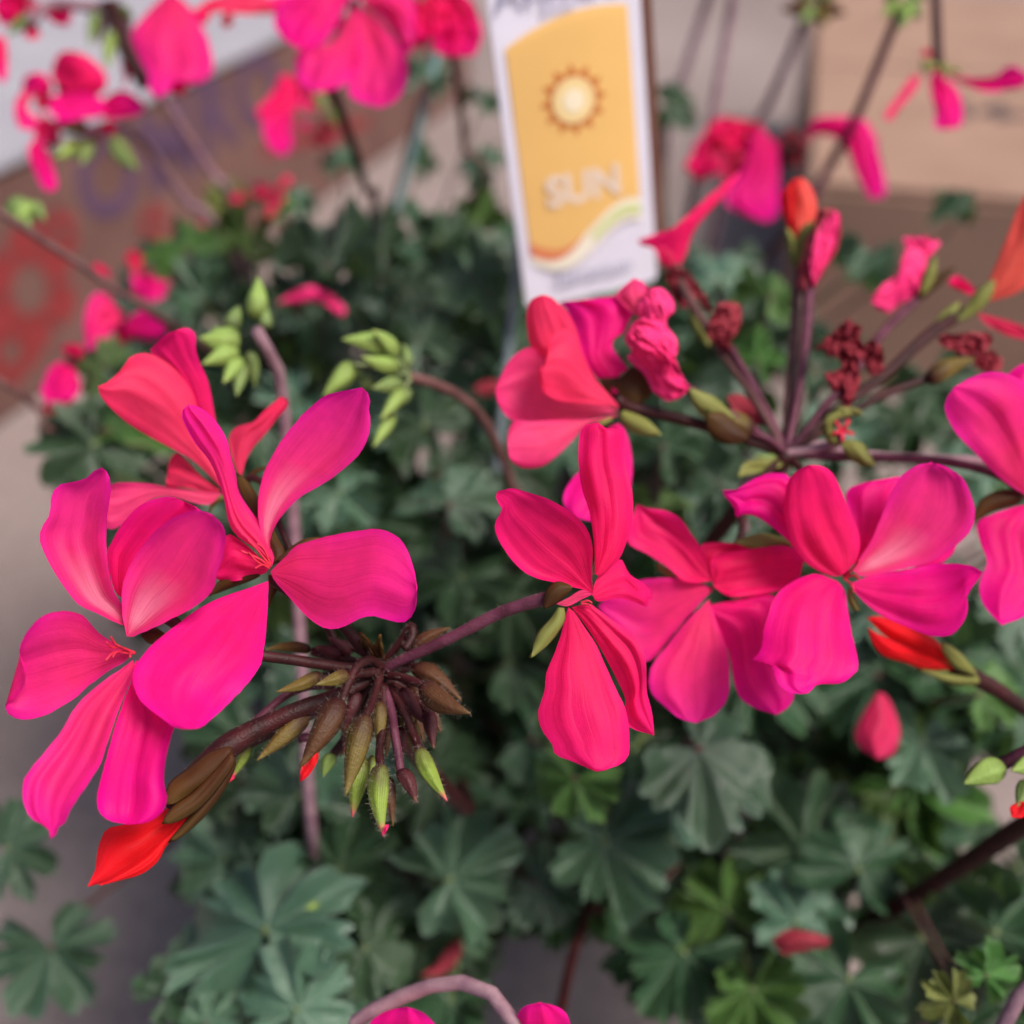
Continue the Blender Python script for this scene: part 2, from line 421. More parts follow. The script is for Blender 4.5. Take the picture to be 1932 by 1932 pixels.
def cleaf(plant, x, y, d, rpx, roll, ax, ay, m, var=None):
    """leaf at a pixel: roll = tip direction in the picture (deg, 0 up, clockwise), ax/ay tip the blade right/up"""
    nrm = (-FWD + RGT * math.tan(R(ax)) + UPV * math.tan(R(ay)))
    t = RGT * math.sin(R(roll)) + UPV * math.cos(R(roll))
    return leaf(plant, P(x, y, d), rpx * pxm(d), nrm, t, m, var)

# ------------------------------------------------------------------ ground and boxes
gm, N, L, bs = mat('concrete')
n1 = noisetex(N, L, 3.2, 6); n2 = noisetex(N, L, 120, 4)
r1 = ramp(N, [(.3, (.185, .138, .125)), (.7, (.255, .200, .188))]); L.new(n1, r1.inputs[0])
r2 = ramp(N, [(.3, .72), (.7, 1.0)]); L.new(n2, r2.inputs[0])
L.new(mix(N, L, 1.0, r1.outputs[0], r2.outputs[0], 'MULTIPLY'), bs.inputs['Base Color']); bs.inputs['Roughness'].default_value = .85
bump(N, L, n2, bs, .4, .002)
gv, gf = [], []
g = 24
for i in range(g + 1):
    for j in range(g + 1): gv.append((-12 + i, -8 + j, 0))
for i in range(g):
    for j in range(g): a = i * (g + 1) + j; gf.append((a, a + g + 1, a + g + 2, a + 1))
ground = add('ground', gv, gf, gm, None, smooth=False, origin=(0, 0, 0), kind='structure')
ground['label'] = 'pinkish grey concrete floor under the pots and cartons'

def card_mat(name, c1, c2):
    m, N, L, bs = mat(name)
    r = ramp(N, [(.35, c1), (.7, c2)]); L.new(noisetex(N, L, 14, 5), r.inputs[0])
    wv = N.new('ShaderNodeTexNoise'); tc = N.new('ShaderNodeTexCoord'); mp = N.new('ShaderNodeMapping')
    mp.inputs['Scale'].default_value = (4, 300, 300); L.new(tc.outputs['Object'], mp.inputs[0]); L.new(mp.outputs[0], wv.inputs['Vector'])
    r2 = ramp(N, [(.3, .82), (.7, 1.0)]); L.new(wv.outputs[0], r2.inputs[0])
    L.new(mix(N, L, 1.0, r.outputs[0], r2.outputs[0], 'MULTIPLY'), bs.inputs['Base Color'])
    bs.inputs['Roughness'].default_value = .8; bs.inputs['Specular IOR Level'].default_value = .2
    bump(N, L, wv.outputs[0], bs, .3, .0008); return m
def ink(name, c, rough=.7):
    m, N, L, bs = mat(name)
    r = ramp(N, [(.3, tuple(v * .75 for v in c)), (.65, c)]); L.new(noisetex(N, L, 90, 4), r.inputs[0])
    L.new(r.outputs[0], bs.inputs['Base Color']); bs.inputs['Roughness'].default_value = rough; return m
KRAFT = card_mat('kraft_card', (.120, .060, .050), (.170, .090, .076))
TAN = card_mat('tan_card', (.25, .150, .108), (.30, .185, .135))
WHITE = card_mat('white_card', (.27, .255, .285), (.32, .305, .33))
TAPE = ink('packing_tape', (.50, .36, .28), .35)
def obox(name, c0, u, ln, wdt, h, z0, m, parent, bev=.004):
    """box with a corner at c0, length along u, depth to the left of u"""
    u = Vector((u[0], u[1], 0)).normalized(); v = Vector((-u.y, u.x, 0)); c0 = Vector(c0)
    bm = bmesh.new()
    co = [bm.verts.new(c0 + u * a * ln + v * b * wdt + Vector((0, 0, z0 + q * h))) for q in (0, 1) for a, b in ((0, 0), (1, 0), (1, 1), (0, 1))]
    for f in ((3, 2, 1, 0), (4, 5, 6, 7), (0, 1, 5, 4), (1, 2, 6, 5), (2, 3, 7, 6), (3, 0, 4, 7)): bm.faces.new([co[k] for k in f])
    bmesh.ops.bevel(bm, geom=list(bm.edges), offset=bev, segments=2, affect='EDGES')
    bm.verts.index_update()
    V = [v_.co.copy() for v_ in bm.verts]; F = [tuple(v_.index for v_ in f.verts) for f in bm.faces]; bm.free()
    return add(name, V, F, m, parent, smooth=False), u, v
def text_part(name, s, size, m, parent, org, ux, uy, ext=.0003, off=0.0):
    cu = bpy.data.curves.new('t', 'FONT'); cu.body = s; cu.size = size; cu.extrude = ext; cu.offset = off; cu.align_x = 'CENTER'; cu.align_y = 'CENTER'
    to = bpy.data.objects.new('t', cu); COL.objects.link(to); bpy.context.view_layer.update()
    me = bpy.data.meshes.new_from_object(to.evaluated_get(bpy.context.evaluated_depsgraph_get()))
    bpy.data.objects.remove(to)
    ux, uy = Vector(ux).normalized(), Vector(uy).normalized(); uz = ux.cross(uy); org = Vector(org)
    V = [org + ux * v.co.x + uy * v.co.y + uz * v.co.z for v in me.vertices]
    return add(name, V, [tuple(p.vertices) for p in me.polygons], m, parent, smooth=False, origin=org)

# left carton: brown printed side in shade, white lid
c_near = Vector((-.418, .655, 0)); c_dir = Vector((.39, .921, 0)).normalized()
car = empty('carton', c_near)
tag(car, 'brown carton with white lid, purple letters and red flower print', 'box')
HB = .182
body, u_, v_ = obox('side_wall', c_near - c_dir * .12, c_dir, 1.05, .42, HB - .006, 0, KRAFT, car)
lid, _, _ = obox('lid', c_near - c_dir * .122 - v_ * .003, c_dir, 1.054, .426, .007, HB - .0055, WHITE, car, .002)
PURPLE = ink('purple_ink', (.085, .040, .085)); REDINK = ink('red_ink', (.22, .018, .020))
face_n = -v_
def on_face(x, y):                     # the point of the printed side seen at a pixel
    d = P(x, y, 1.0) - CAM
    return CAM + d * ((c_near - CAM).dot(face_n) / d.dot(face_n)) + face_n * .0008
for ch, x, y in (('O', 205, 340), ('M', 318, 282), ('R', 404, 222), ('O', 486, 176)):
    text_part('printed_letter', ch, .088, PURPLE, car, on_face(x, y), u_, (0, 0, 1), .0003, .003)
def blossom_print(x, y, s):
    o = on_face(x, y); Vb, Fb = [], []
    for k in range(6):
        a = k * math.pi / 3 + .3; c = o + (u_ * math.cos(a) + Vector((0, 0, math.sin(a)))) * s * .62
        i0 = len(Vb); Vb.append(c)
        for q in range(18):
            t = q / 18 * 2 * math.pi; rr = s * .31 * (1 + .12 * math.sin(5 * t + k))
            Vb.append(c + (u_ * math.cos(t) + Vector((0, 0, math.sin(t)))) * rr + face_n * .0002 * k)
        for q in range(18): Fb.append((i0, i0 + 1 + q, i0 + 1 + (q + 1) % 18))
    add('printed_blossom', Vb, Fb, REDINK, car, smooth=False)
blossom_print(55, 545, .055); blossom_print(110, 440, .022); blossom_print(20, 660, .03); blossom_print(290, 425, .022)
add('printed_band', [on_face(500, 268), on_face(700, 215), on_face(690, 240), on_face(490, 300)], [(0, 1, 2, 3)], REDINK, car, smooth=False)

# right carton: tan, seen on its top and its front
c2 = PZ(1520, 352, .165); c2.z = 0; c2b = PZ(1932, 386, .165); c2b.z = 0
car2 = empty('carton', c2)
tag(car2, 'plain tan cardboard carton stamped with black digits on its top', 'box')
d2 = (c2b - c2).normalized()
b2, u2, v2 = obox('box_body', c2, d2, .55, .62, .165, 0, TAN, car2)
obox('flap', c2 + u2 * .003 + v2 * .003, d2, .544, .300, .0035, .1646, TAN, car2, .001); obox('flap', c2 + u2 * .003 + v2 * .306, d2, .544, .305, .0035, .1646, TAN, car2, .001)
DARKINK = ink('black_ink', (.04, .025, .025))
tp = PZ(1925, 216, .1686)
text_part('stamped_number', '14-14', .050, DARKINK, car2, tp, u2, v2, .0002, .0030)
q = c2 + Vector((0, 0, .1662))

# ------------------------------------------------------------------ pots
potm = ink('pot_plastic', (.018, .018, .019), .45); soilm = ink('potting_soil', (.035, .022, .016), .95)
def pot(x, y, label):
    e = empty('nursery_pot', (x, y, 0)); tag(e, label, 'pot', 'black nursery pots')
    prof = [(.050, 0), (.052, .002), (.064, .105), (.069, .106), (.070, .122), (.067, .1235), (.065, .120), (.062, .100)]
    V, F = [], []; n = 40
    for r_, z_ in prof:
        for k in range(n): a = 2 * math.pi * k / n; V.append((x + r_ * math.cos(a), y + r_ * math.sin(a), z_))
    for i in range(len(prof) - 1):
        for k in range(n): F.append((i * n + k, i * n + (k + 1) % n, (i + 1) * n + (k + 1) % n, (i + 1) * n + k))
    F.append(tuple(range(n))[::-1]); add('pot_wall', V, F, potm, e)
    V, F = [Vector((x, y, .112))], []
    for i in range(1, 7):
        for k in range(n):
            a = 2 * math.pi * k / n; rr = .0635 * i / 6
            V.append(Vector((x + rr * math.cos(a), y + rr * math.sin(a), .109 + .004 * noise.noise(Vector((rr * math.cos(a), rr * math.sin(a), x)) * 80))))
    for k in range(n): F.append((0, 1 + k, 1 + (k + 1) % n))
    for i in range(5):
        for k in range(n): F.append((1 + i * n + k, 1 + (i + 1) * n + k, 1 + (i + 1) * n + (k + 1) % n, 1 + i * n + (k + 1) % n))
    add('soil', V, F, soilm, e)
PX = {'front': (-.055, .36), 'right': (.115, .37), 'rear': (-.125, .545), 'far': (.085, .555)}
pot(*PX['front'], 'black nursery pot under the geranium with the drooping brown buds')
pot(*PX['right'], 'black nursery pot under the geranium with withered red blooms')
pot(*PX['rear'], 'black nursery pot under the geranium beside the printed brown carton')
pot(*PX['far'], 'black nursery pot under the geranium beside the plain tan carton')
PL = {}
for k, lab in (('front', 'geranium with open pink blooms and drooping hairy brown buds on one stalk'),
               ('right', 'geranium with withered red blooms among open pink ones on a branching stalk'),
               ('rear', 'geranium with pink blooms in front of the printed brown carton'),
               ('far', 'geranium with bud clusters on bare stalks before the plain tan carton')):
    x, y = PX[k]; e = empty('geranium_plant', (x, y, .108)); tag(e, lab, 'plant', None); PL[k] = e
    CROWN[e.name] = Vector((x, y, .108))
A_, B_, C_, D_ = PL['front'], PL['right'], PL['rear'], PL['far']
def crown(p, j=.015): return CROWN[p.name] + Vector((random.uniform(-j, j), random.uniform(-j, j), -.003))

# ------------------------------------------------------------------ flowers
def flower(plant, c, x, y, d, petals, pedicel=None, m='maroon', sepals=(), stamens=(), rad=7, hair=0):
    """part 'flower' (receptacle and pedicel) with petals, sepals and stamens below it"""
    cx, cy = cv(c, x, y); ctr = P(cx, cy, d + .0012)
    if pedicel:
        pc, ps, pd, w0, w1 = pedicel
        p, _ = pts(pc, ps); k = len(p) - 1
        wp = [P(a, b, pd[0] + (pd[1] - pd[0]) * i / k) for i, (a, b) in enumerate(p)]
        V, F, U = tube_mesh(wp, w0 / 2 * pxm(pd[0]), w1 / 2 * pxm(pd[1]), 10, rough=.1)
        if hair: hairs(plant, V, F, hair, .0007)
    else:
        V, F, U = tube_mesh([ctr, ctr + FWD * .004, ctr + FWD * .010 + Vector((0, 0, -.004))], rad * pxm(d), rad * .6 * pxm(d), 10)
    fo = add('flower', V, F, SM[m], plant, U, origin=V[0])
    for pt in petals:
        kw = dict(pt[5]) if len(pt) > 5 else {}
        if d > .3: kw.setdefault('rip', .0022)
        if kw.get('crumple'): kw.update(nu=44, nv=30)
        petal('petal', fo, pt[0], pt[1], pt[2], pt[3], PM[pt[4]], **kw)
    for s_ in sepals:
        petal('sepal', fo, s_[0], s_[1], s_[2], s_[3], SEPB if (len(s_) > 4 and s_[4] == 'b') else SEP, cup=.0012, nu=14, nv=8, rip=.0003, thick=.0005)
    for s_ in stamens:
        p, _ = pts(s_[0], s_[1]); tube('stamen', [P(a, b, s_[2] + (s_[3] - s_[2]) * i / (len(p) - 1)) for i, (a, b) in enumerate(p)], .00022, .00016, SM['filament'], fo, n=6)
    return fo

# --- head A, front left -------------------------------------------------
hubA = P(*cv('C', 1000, 770), .183)
stA = tube('flower_stalk', [hubA - UPV * .0 + FWD * -.001, hubA + FWD * .010 - UPV * .010, hubA + Vector((.01, .05, -.10)), crown(A_)], .0017, .0024, SM['maroon'], A_, n=12)
flower(A_, 'B', 745, 400, .1655, [
    ('B', '745,405 690,370 560,290 460,185 330,165 210,215 130,320 110,390 *145,490 140,580 90,650 30,700 50,750 130,780 260,750 400,670 510,580 620,500 720,440', .1655, .1590, 'pink', dict(cup=-.0020, arch=.002, tilt=.0015)),
    ('B', '750,440 700,480 560,580 430,700 340,850 260,950 170,1060 130,1130 130,1240 170,1330 265,1390 *285,1452 312,1440 330,1390 370,1360 400,1280 470,1180 560,1040 600,930 640,810 680,700 735,570 765,470', .1655, .1520, 'pink', dict(cup=-.0014, arch=-.001)),
    ('B', '765,440 740,560 690,700 640,850 600,1000 560,1150 545,1230 560,1300 620,1350 *720,1370 820,1360 910,1310 945,1230 925,1130 932,1030 950,940 970,860 985,800 930,700 860,600 800,480', .1658, .1575, 'hot', dict(cup=-.0012, arch=-.0015)),
    ('A', '720,1800 640,1770 540,1720 450,1680 380,1600 300,1480 240,1360 222,1290 240,1230 280,1160 290,1060 330,1000 410,980 480,965 530,920 *575,900 605,925 625,990 620,1080 605,1180 600,1300 610,1450 640,1590 680,1660 718,1730', .1660, .1700, 'pale', dict(cup=-.0030, arch=.004)),
    ('A', '715,1855 695,1760 685,1640 700,1530 750,1420 830,1310 920,1220 1020,1160 1120,1140 *1200,1165 1260,1230 1275,1300 1260,1400 1230,1490 1200,1590 1110,1680 1000,1740 880,1800 790,1835 740,1858', .1650, .1600, 'pale', dict(cup=-.0018, arch=.0025, tilt=-.002)),
    ('A', '690,1640 650,1600 620,1500 605,1380 640,1300 690,1220 780,1120 880,1075 960,1065 *1050,1095 1130,1140 1150,1220 1060,1330 960,1430 840,1540', .1700, .1715, 'dark', dict(cup=.0025, arch=.003)),
    ], pedicel=('C', '990,745 800,755 640,735 450,705 270,680 60,640 -160,590 -330,450 -560,350', (.183, .1675), 19, 24), hair=60,
    sepals=[('B', '800,300 850,255 900,280 *930,300 890,340 840,340', .170, .172, 'b')],
    stamens=[('B', '745,395 690,375 650,350 *625,310', .1650, .1615), ('B', '745,395 680,370 630,370 *600,340', .1650, .1612), ('B', '745,400 690,395 640,400 *595,445', .1650, .1610),
             ('B', '745,405 700,400 660,395 *635,425', .1650, .1614), ('B', '760,400 720,385 690,372 *665,360', .1650, .1616), ('B', '760,405 735,405 *735,425', .1650, .1620)])
flower(A_, 'A', 1530, 1465, .1765, [
    ('J', '1020,1200 990,1130 972,1040 975,950 1000,860 1050,770 1120,680 1210,595 1290,570 *1362,556 1392,590 1388,640 1395,700 1370,780 1310,850 1230,910 1130,970 1060,1040 1022,1110 1018,1160', .1768, .1745, 'pale', dict(cup=-.0024, arch=.003)),
    ('A', '1540,1450 1440,1360 1330,1280 1285,1190 1270,1100 1230,970 1180,860 1100,760 1040,650 1025,590 *1060,545 1130,560 1220,640 1280,740 1300,830 1330,930 1350,1040 1420,1150 1480,1230 1515,1330 1548,1400', .1765, .1720, 'pink', dict(cup=.0022, arch=.002, tilt=.001)),
    ('C', '300,150 390,60 471,-16 638,-65 854,-107 988,-116 1104,-65 1165,25 1200,130 *1222,250 1215,360 1190,430 1130,470 1040,455 950,430 870,440 800,475 720,510 640,505 550,450 470,370 400,290 325,205', .1765, .1660, 'pink', dict(cup=.0016, arch=-.001, tilt=-.002)),
    ('B', '1515,-5 1420,30 1320,60 1180,120 1050,200 900,320 800,420 750,520 755,590 800,680 900,760 990,825 *1080,832 1140,820 1210,760 1300,680 1400,570 1470,470 1490,380 1505,250 1512,130 1516,50', .1760, .1540, 'hot', dict(cup=.0016, arch=-.002, tilt=.0015)),
    ('A', '1515,1468 1440,1380 1340,1300 1280,1280 1240,1380 1215,1460 *1214,1500 1230,1535 1320,1542 1420,1522 1500,1495', .1775, .1800, 'rose', dict(cup=.001)),
    ], pedicel=('C', '985,740 880,640 800,540 700,440 500,330 300,190', (.183, .1785), 21, 22), hair=50,
    sepals=[('A', '1540,1450 1500,1330 1430,1180 1360,1040 *1335,930 1400,990 1460,1080 1530,1220 1575,1320 1610,1380 1590,1420', .1785, .186, 'b'),
            ('A', '1560,1430 1640,1360 1720,1310 *1810,1300 1760,1330 1680,1370 1600,1420', .1785, .182, 'b'),
            ('A', '1480,1500 1330,1520 1240,1545 *1175,1625 1210,1610 1300,1575 1420,1530', .1785, .181, 'b'),
            ('A', '1520,1510 1525,1620 *1515,1690 1540,1620 1565,1570 1545,1510', .1785, .181, 'b')],
    stamens=[('A', '1530,1460 1480,1400 1440,1350 *1400,1310', .1760, .1735), ('A', '1520,1465 1470,1420 *1360,1370', .1760, .1735), ('A', '1520,1470 1480,1450 *1440,1470', .1760, .173),
             ('A', '1515,1465 1450,1430 *1405,1380', .1760, .1735), ('A', '1530,1455 1490,1360 *1450,1330', .1760, .174)])
flower(A_, 'A', 1255, 1045, .1985, [
    ('A', '1245,1010 1100,870 1000,810 850,730 720,650 620,560 565,490 *553,440 620,410 690,340 740,270 840,255 930,300 1010,370 1070,450 1105,530 1120,640 1160,750 1220,900 1250,970', .1985, .1890, 'coral', dict(cup=.0030, arch=.002)),
    ('A', '1250,940 1150,760 1080,560 1010,400 930,310 865,265 845,235 *960,135 1010,120 1060,110 1105,150 1105,230 1130,310 1170,400 1195,500 1215,620 1245,780', .2010, .1930, 'rose', dict(cup=.0020, arch=.002)),
    ('A', '1355,970 1300,800 1295,720 1340,670 1430,640 1500,570 *1580,500 1620,510 1620,560 1560,630 1490,720 1420,800 1385,870 1370,930', .2010, .2000, 'coral', dict(cup=.0016)),
    ('A', '1255,1045 1100,1030 950,1010 800,988 630,995 *605,1100 600,1240 680,1230 760,1150 880,1070 1000,1070 1100,1100 1180,1110 1230,1070', .1990, .1930, 'soft', dict(cup=-.0010, arch=.001)),
    ('A', '1245,1030 1130,940 1050,860 1000,820 960,850 *945,930 945,1010 1060,1015 1200,1045', .2000, .2030, 'coral', dict(cup=.001)),
    ], pedicel=('A', '1900,1900 1700,1500 1560,1180 1500,1010 1430,960 1385,975 1300,1030', (.188, .2005), 16, 14),
    sepals=[('A', '1385,985 1420,930 1470,905 *1520,898 1470,915 1430,945 1400,1000', .2005, .2005, 'b'), ('A', '1250,1060 1205,1090 *1180,1150 1215,1110 1260,1075', .2005, .203)])
flower(A_, 'D', 600, 965, .1735, [
    ('D', '617,938 612,850 615,720 590,640 540,580 470,530 390,490 310,465 240,445 *165,460 160,500 187,545 155,610 160,660 190,720 240,790 300,845 370,875 440,890 520,910 580,925', .1735, .1690, 'rose', dict(cup=-.0018, arch=.002, tilt=.002)),
    ('D', '625,850 620,700 600,560 565,450 548,330 550,220 570,155 *640,135 700,172 760,160 762,260 770,340 800,440 805,560 790,650 745,770 690,830 650,865', .1740, .1765, 'rose', dict(cup=.0026, arch=.001)),
    ('D', '612,945 640,860 720,800 750,780 790,850 850,890 *887,925 897,965 880,970 870,1005 830,990 740,965 640,978', .1740, .1830, 'rose', dict(cup=.001)),
    ('D', '500,1005 482,1070 455,1170 420,1250 395,1320 390,1400 360,1480 360,1540 385,1600 425,1650 440,1700 520,1732 *630,1780 700,1765 780,1715 787,1620 775,1500 730,1400 680,1290 630,1180 570,1090 530,1030', .1735, .1650, 'rose', dict(cup=.0022, arch=-.001)),
    ('D', '515,1005 570,1075 640,1180 700,1290 755,1400 772,1460 755,1490 790,1570 *905,1610 895,1500 870,1400 865,1250 830,1160 770,1110 700,1060 640,1015 600,990', .1740, .1720, 'rose', dict(cup=.0014, tilt=-.001)),
    ('D', '440,990 500,960 560,925 *615,935 612,945 560,970 500,1000', .1730, .1722, 'soft', dict(rip=.0002)),
    ], pedicel=('C', '1010,770 1100,715 1250,650 1450,555 1717,420 1850,370 1985,330 2110,300', (.183, .1735), 19, 27), m='purple', hair=420,
    sepals=[('D', '455,1010 420,1060 360,1130 *320,1243 345,1225 400,1180 450,1120 480,1060 475,1010', .1725, .1705), ('D', '385,1010 400,930 450,890 *520,912 480,950 440,985', .1722, .1725, 'b')],
    stamens=[('D', '560,985 590,975 *612,985', .1728, .1722), ('D', '560,990 595,992 *605,1000', .1728, .1722)])
# opening red bud with its calyx
fb = flower(A_, 'B', 1290, 945, .1720, [
    ('B', '1150,1170 1000,1240 900,1300 700,1370 610,1390 570,1450 545,1560 540,1620 *492,1722 540,1710 620,1690 760,1650 860,1590 940,1490 1050,1380 1130,1280', .1715, .1630, 'red', dict(cup=.0040, rip=.0004)),
    ('B', '1150,1190 1000,1370 850,1510 700,1620 600,1690 545,1705 *570,1715 700,1680 800,1650 890,1580 940,1490 1020,1420 1120,1290', .1700, .1622, 'red', dict(cup=.0014, rip=.0003)),
    ], pedicel=('C', '960,800 860,860 690,935 500,1010 250,1120 60,1230 -60,1330 -190,1480 -330,1640', (.183, .1695), 19, 62), hair=300,
    sepals=[('B', '1300,930 1180,970 1060,1060 960,1140 *935,1260 1010,1240 1130,1180 1240,1080 1310,1000', .1690, .1650, 'b'),
            ('B', '1310,960 1200,1080 1080,1200 980,1270 *915,1368 1020,1340 1140,1260 1250,1130 1320,1020', .1680, .1635, 'b'),
            ('B', '1320,980 1240,1130 1130,1260 1040,1370 *950,1475 1040,1420 1150,1320 1250,1190 1320,1050', .1700, .1655, 'b')])
ptube('pedicel', 'B', '1900,590 1750,590 1600,650 1430,800 1300,905 1250,960', (.186, .1745), 15, 17, 'purple', stA)
# drooping buds
def ped(c, s, ds, w0=17, w1=17, m='maroon', h=110):
    o = ptube('pedicel', c, s, ds, w0, w1, m, stA)
    me = o.data; hairs(A_, [v.co + WORG[o.name] for v in me.vertices], [tuple(p.vertices) for p in me.polygons], h, .0007)
for sp in [('1000,750 930,705 850,740 790,850 740,970', (.182, .172), 'maroon'), ('990,790 945,950 890,1070', (.181, .171), 'maroon'),
           ('1010,860 1010,1080 985,1250 990,1390', (.181, .170), 'maroon'), ('1020,880 1060,1030 1080,1160 1120,1420', (.181, .172), 'purple'),
           ('1060,880 1130,1010 1200,1180 1235,1270', (.181, .172), 'maroon'), ('1030,800 1150,820 1290,880', (.181, .174), 'maroon'),
           ('1020,740 1150,720 1230,770', (.184, .182), 'maroon'), ('1010,720 1110,600 1180,490 1190,560 1140,640', (.185, .181), 'maroon'),
           ('985,770 860,780 700,800 560,830', (.184, .181), 'maroon'), ('985,780 880,790 780,800', (.181, .176), 'maroon'),
           ('970,800 800,880 640,980 540,1050', (.185, .180), 'purple'), ('960,740 760,700 560,650', (.186, .186), 'maroon'),
           ('1060,860 1220,960 1310,1060', (.183, .178), 'maroon'), ('990,730 850,640 700,590', (.187, .187), 'maroon'),
           ('960,820 900,900 790,1030 640,1150 480,1200', (.187, .187), 'purple'), ('970,840 880,1000 780,1180 685,1310', (.188, .186), 'maroon'), ('700,1000 480,1080 290,1170 160,1240', (.187, .184), 'maroon')]:
    ped('C', *sp[:2], m=sp[2])
for b, t, wd, db, dt, m, h in [((745, 940), (485, 1380), 205, .172, .166, 'brown', 260), ((900, 1040), (770, 1560), 185, .171, .166, 'olive', 260),
        ((870, 1300), (815, 1690), 165, .176, .172, 'green', 200), ((985, 960), (980, 1265), 115, .178, .175, 'olive', 60),
        ((990, 1350), (1008, 1810), 165, .170, .165, 'green', 340), ((1050, 1440), (1070, 1750), 90, .174, .172, 'brown', 120),
        ((1110, 1390), (1215, 1600), 125, .172, .169, 'redtip', 160), ((1220, 1250), (1410, 1590), 135, .172, .168, 'green', 260),
        ((1250, 860), (1555, 1040), 190, .174, .168, 'brown', 200), ((1190, 740), (1500, 960), 150, .182, .179, 'brown', 120),
        ((1180, 640), (1430, 500), 105, .183, .184, 'brown', 100), ((620, 790), (335, 905), 105, .180, .176, 'olive', 100),
        ((790, 790), (585, 860), 110, .174, .170, 'olive', 100), ((540, 1040), (215, 1335), 150, .179, .174, 'olive', 180),
        ((560, 640), (265, 640), 85, .186, .184, 'olive', 60), ((740, 690), (580, 620), 100, .186, .184, 'redtip', 60), ((800, 680), (660, 560), 100, .187, .185, 'redtip', 60),
        ((1300, 1020), (1325, 1265), 110, .178, .175, 'redtip', 60), ((170, 1230), (55, 1450), 85, .184, .181, 'green', 60), ((690, 1290), (630, 1440), 110, .186, .184, 'lime', 40),
        ((940, 1300), (925, 1490), 70, .178, .176, 'green', 50), ((850, 900), (760, 1150), 120, .182, .180, 'redtip', 50), ((1120, 880), (1290, 1120), 120, .180, .178, 'redtip', 40)]:
    bud(stA, A_, 'C', b, t, wd * .88, db, dt, m, h)
rb = random.Random(5)
for k in range(36):
    an = R(-20 + 220 * rb.random()); ln = rb.uniform(150, 330); hx_, hy_ = 1000 + rb.uniform(-30, 30), 800 + rb.uniform(-30, 30)
    mx, my = hx_ + math.cos(an) * ln * .55, hy_ + math.sin(an) * ln * .45 + 30; ex, ey = hx_ + math.cos(an) * ln, hy_ + math.sin(an) * ln + 60
    dz = rb.uniform(.180, .190)
    ped('C', f'{hx_:.0f},{hy_:.0f} {mx:.0f},{my:.0f} {ex:.0f},{ey:.0f}', (.184, dz), 13, 13, 'maroon', 20)
    bud(stA, A_, 'C', (ex - math.cos(an) * 10, ey - 10), (ex + math.cos(an) * rb.uniform(60, 120), ey + rb.uniform(110, 230)), rb.uniform(65, 100), dz, dz - .002, rb.choice(('brown', 'redtip', 'olive', 'green', 'brown')), 60)
for s, db, dt in [('950,690 920,640 *860,530 940,600 990,690', .181, .178), ('980,690 960,620 *990,540 1000,620 1020,690', .181, .177), ('900,700 850,640 *880,560 920,640 940,700', .183, .180)]:
    petal('bract', stA, 'C', s, db, dt, SEPB, nu=10, nv=6, thick=.0004)
petal('bud_petal', stA, 'C', '600,1250 500,1370 *485,1470 540,1430 600,1330', .1672, .1655, PM['red'], nu=8, nv=6, cup=.001)
petal('bud_petal', stA, 'C', '1020,1740 1005,1780 *1005,1812 1030,1780 1045,1735', .1645, .1640, PM['wiltm'], nu=8, nv=6)
petal('bud_petal', stA, 'C', '60,1420 20,1450 *5,1480 40,1470 80,1440', .1805, .180, PM['coral'], nu=8, nv=6)

# --- head B, right ------------------------------------------------------
hx, hy = cv('F', 850, 1440); hubB = P(hx, hy, .223)
stB = tube('flower_stalk', [hubB - FWD * .002, hubB + FWD * .008 - UPV * .006 - RGT * .004, hubB + Vector((-.008, .04, -.08)), crown(B_)], .0018, .0022, SM['maroon'], B_, n=12)
flower(B_, 'E', 1110, 1075, .2130, [
    ('E', '1090,1050 900,900 760,780 600,710 490,640 455,480 460,380 490,300 *570,268 630,285 670,320 750,400 810,520 860,700 950,880 1050,1020', .2130, .2060, 'coral', dict(cup=.0024)),
    ('E', '1110,1065 900,1040 700,1020 580,960 550,880 *540,790 600,740 610,640 650,550 720,510 790,540 830,620 860,720 920,840 1000,930 1080,1020', .2115, .2000, 'coral', dict(cup=.0022, arch=-.002)),
    ('E', '1110,1085 800,1165 600,1180 450,1180 330,1140 260,1040 *235,950 260,870 310,770 390,680 480,640 580,690 660,800 800,970 1000,1050', .2135, .2080, 'soft', dict(cup=-.0016, arch=.001)),
    ('E', '1115,1110 880,1150 700,1150 500,1160 370,1160 320,1250 *325,1340 335,1420 400,1480 500,1490 600,1460 730,1350 830,1240 900,1180 1060,1135', .2130, .2040, 'soft', dict(cup=.0018, arch=-.001)),
    ('E', '1110,1010 950,860 860,720 800,520 740,380 690,320 *830,315 950,295 1100,270 1220,265 1262,340 1200,420 1140,540 1080,570 1060,640 1130,740 1175,790 1100,850', .2150, .2190, 'hot', dict(cup=.0030, rip=.0012)),
    ('D', '690,160 640,330 560,360 500,430 475,490 490,540 *540,585 600,600 650,590 760,500 800,410 800,300 780,200 740,140', .2110, .2000, 'hot', dict(cup=.0012)),
    ], pedicel=('E', '2290,1400 2000,1290 1700,1190 1400,1110 1180,1060 1080,1000', (.223, .214), 17, 26), 
    sepals=[('E', '1130,1090 1180,1100 1300,1150 *1410,1255 1280,1260 1180,1220 1120,1150', .2120, .2090), ('E', '960,860 1060,1010 *1180,1080 1340,960 1290,800 1200,780 1130,850', .2150, .2160, 'b'),
            ('E', '1040,1140 980,1150 *940,1190 990,1195 1060,1150', .2125, .2120)])
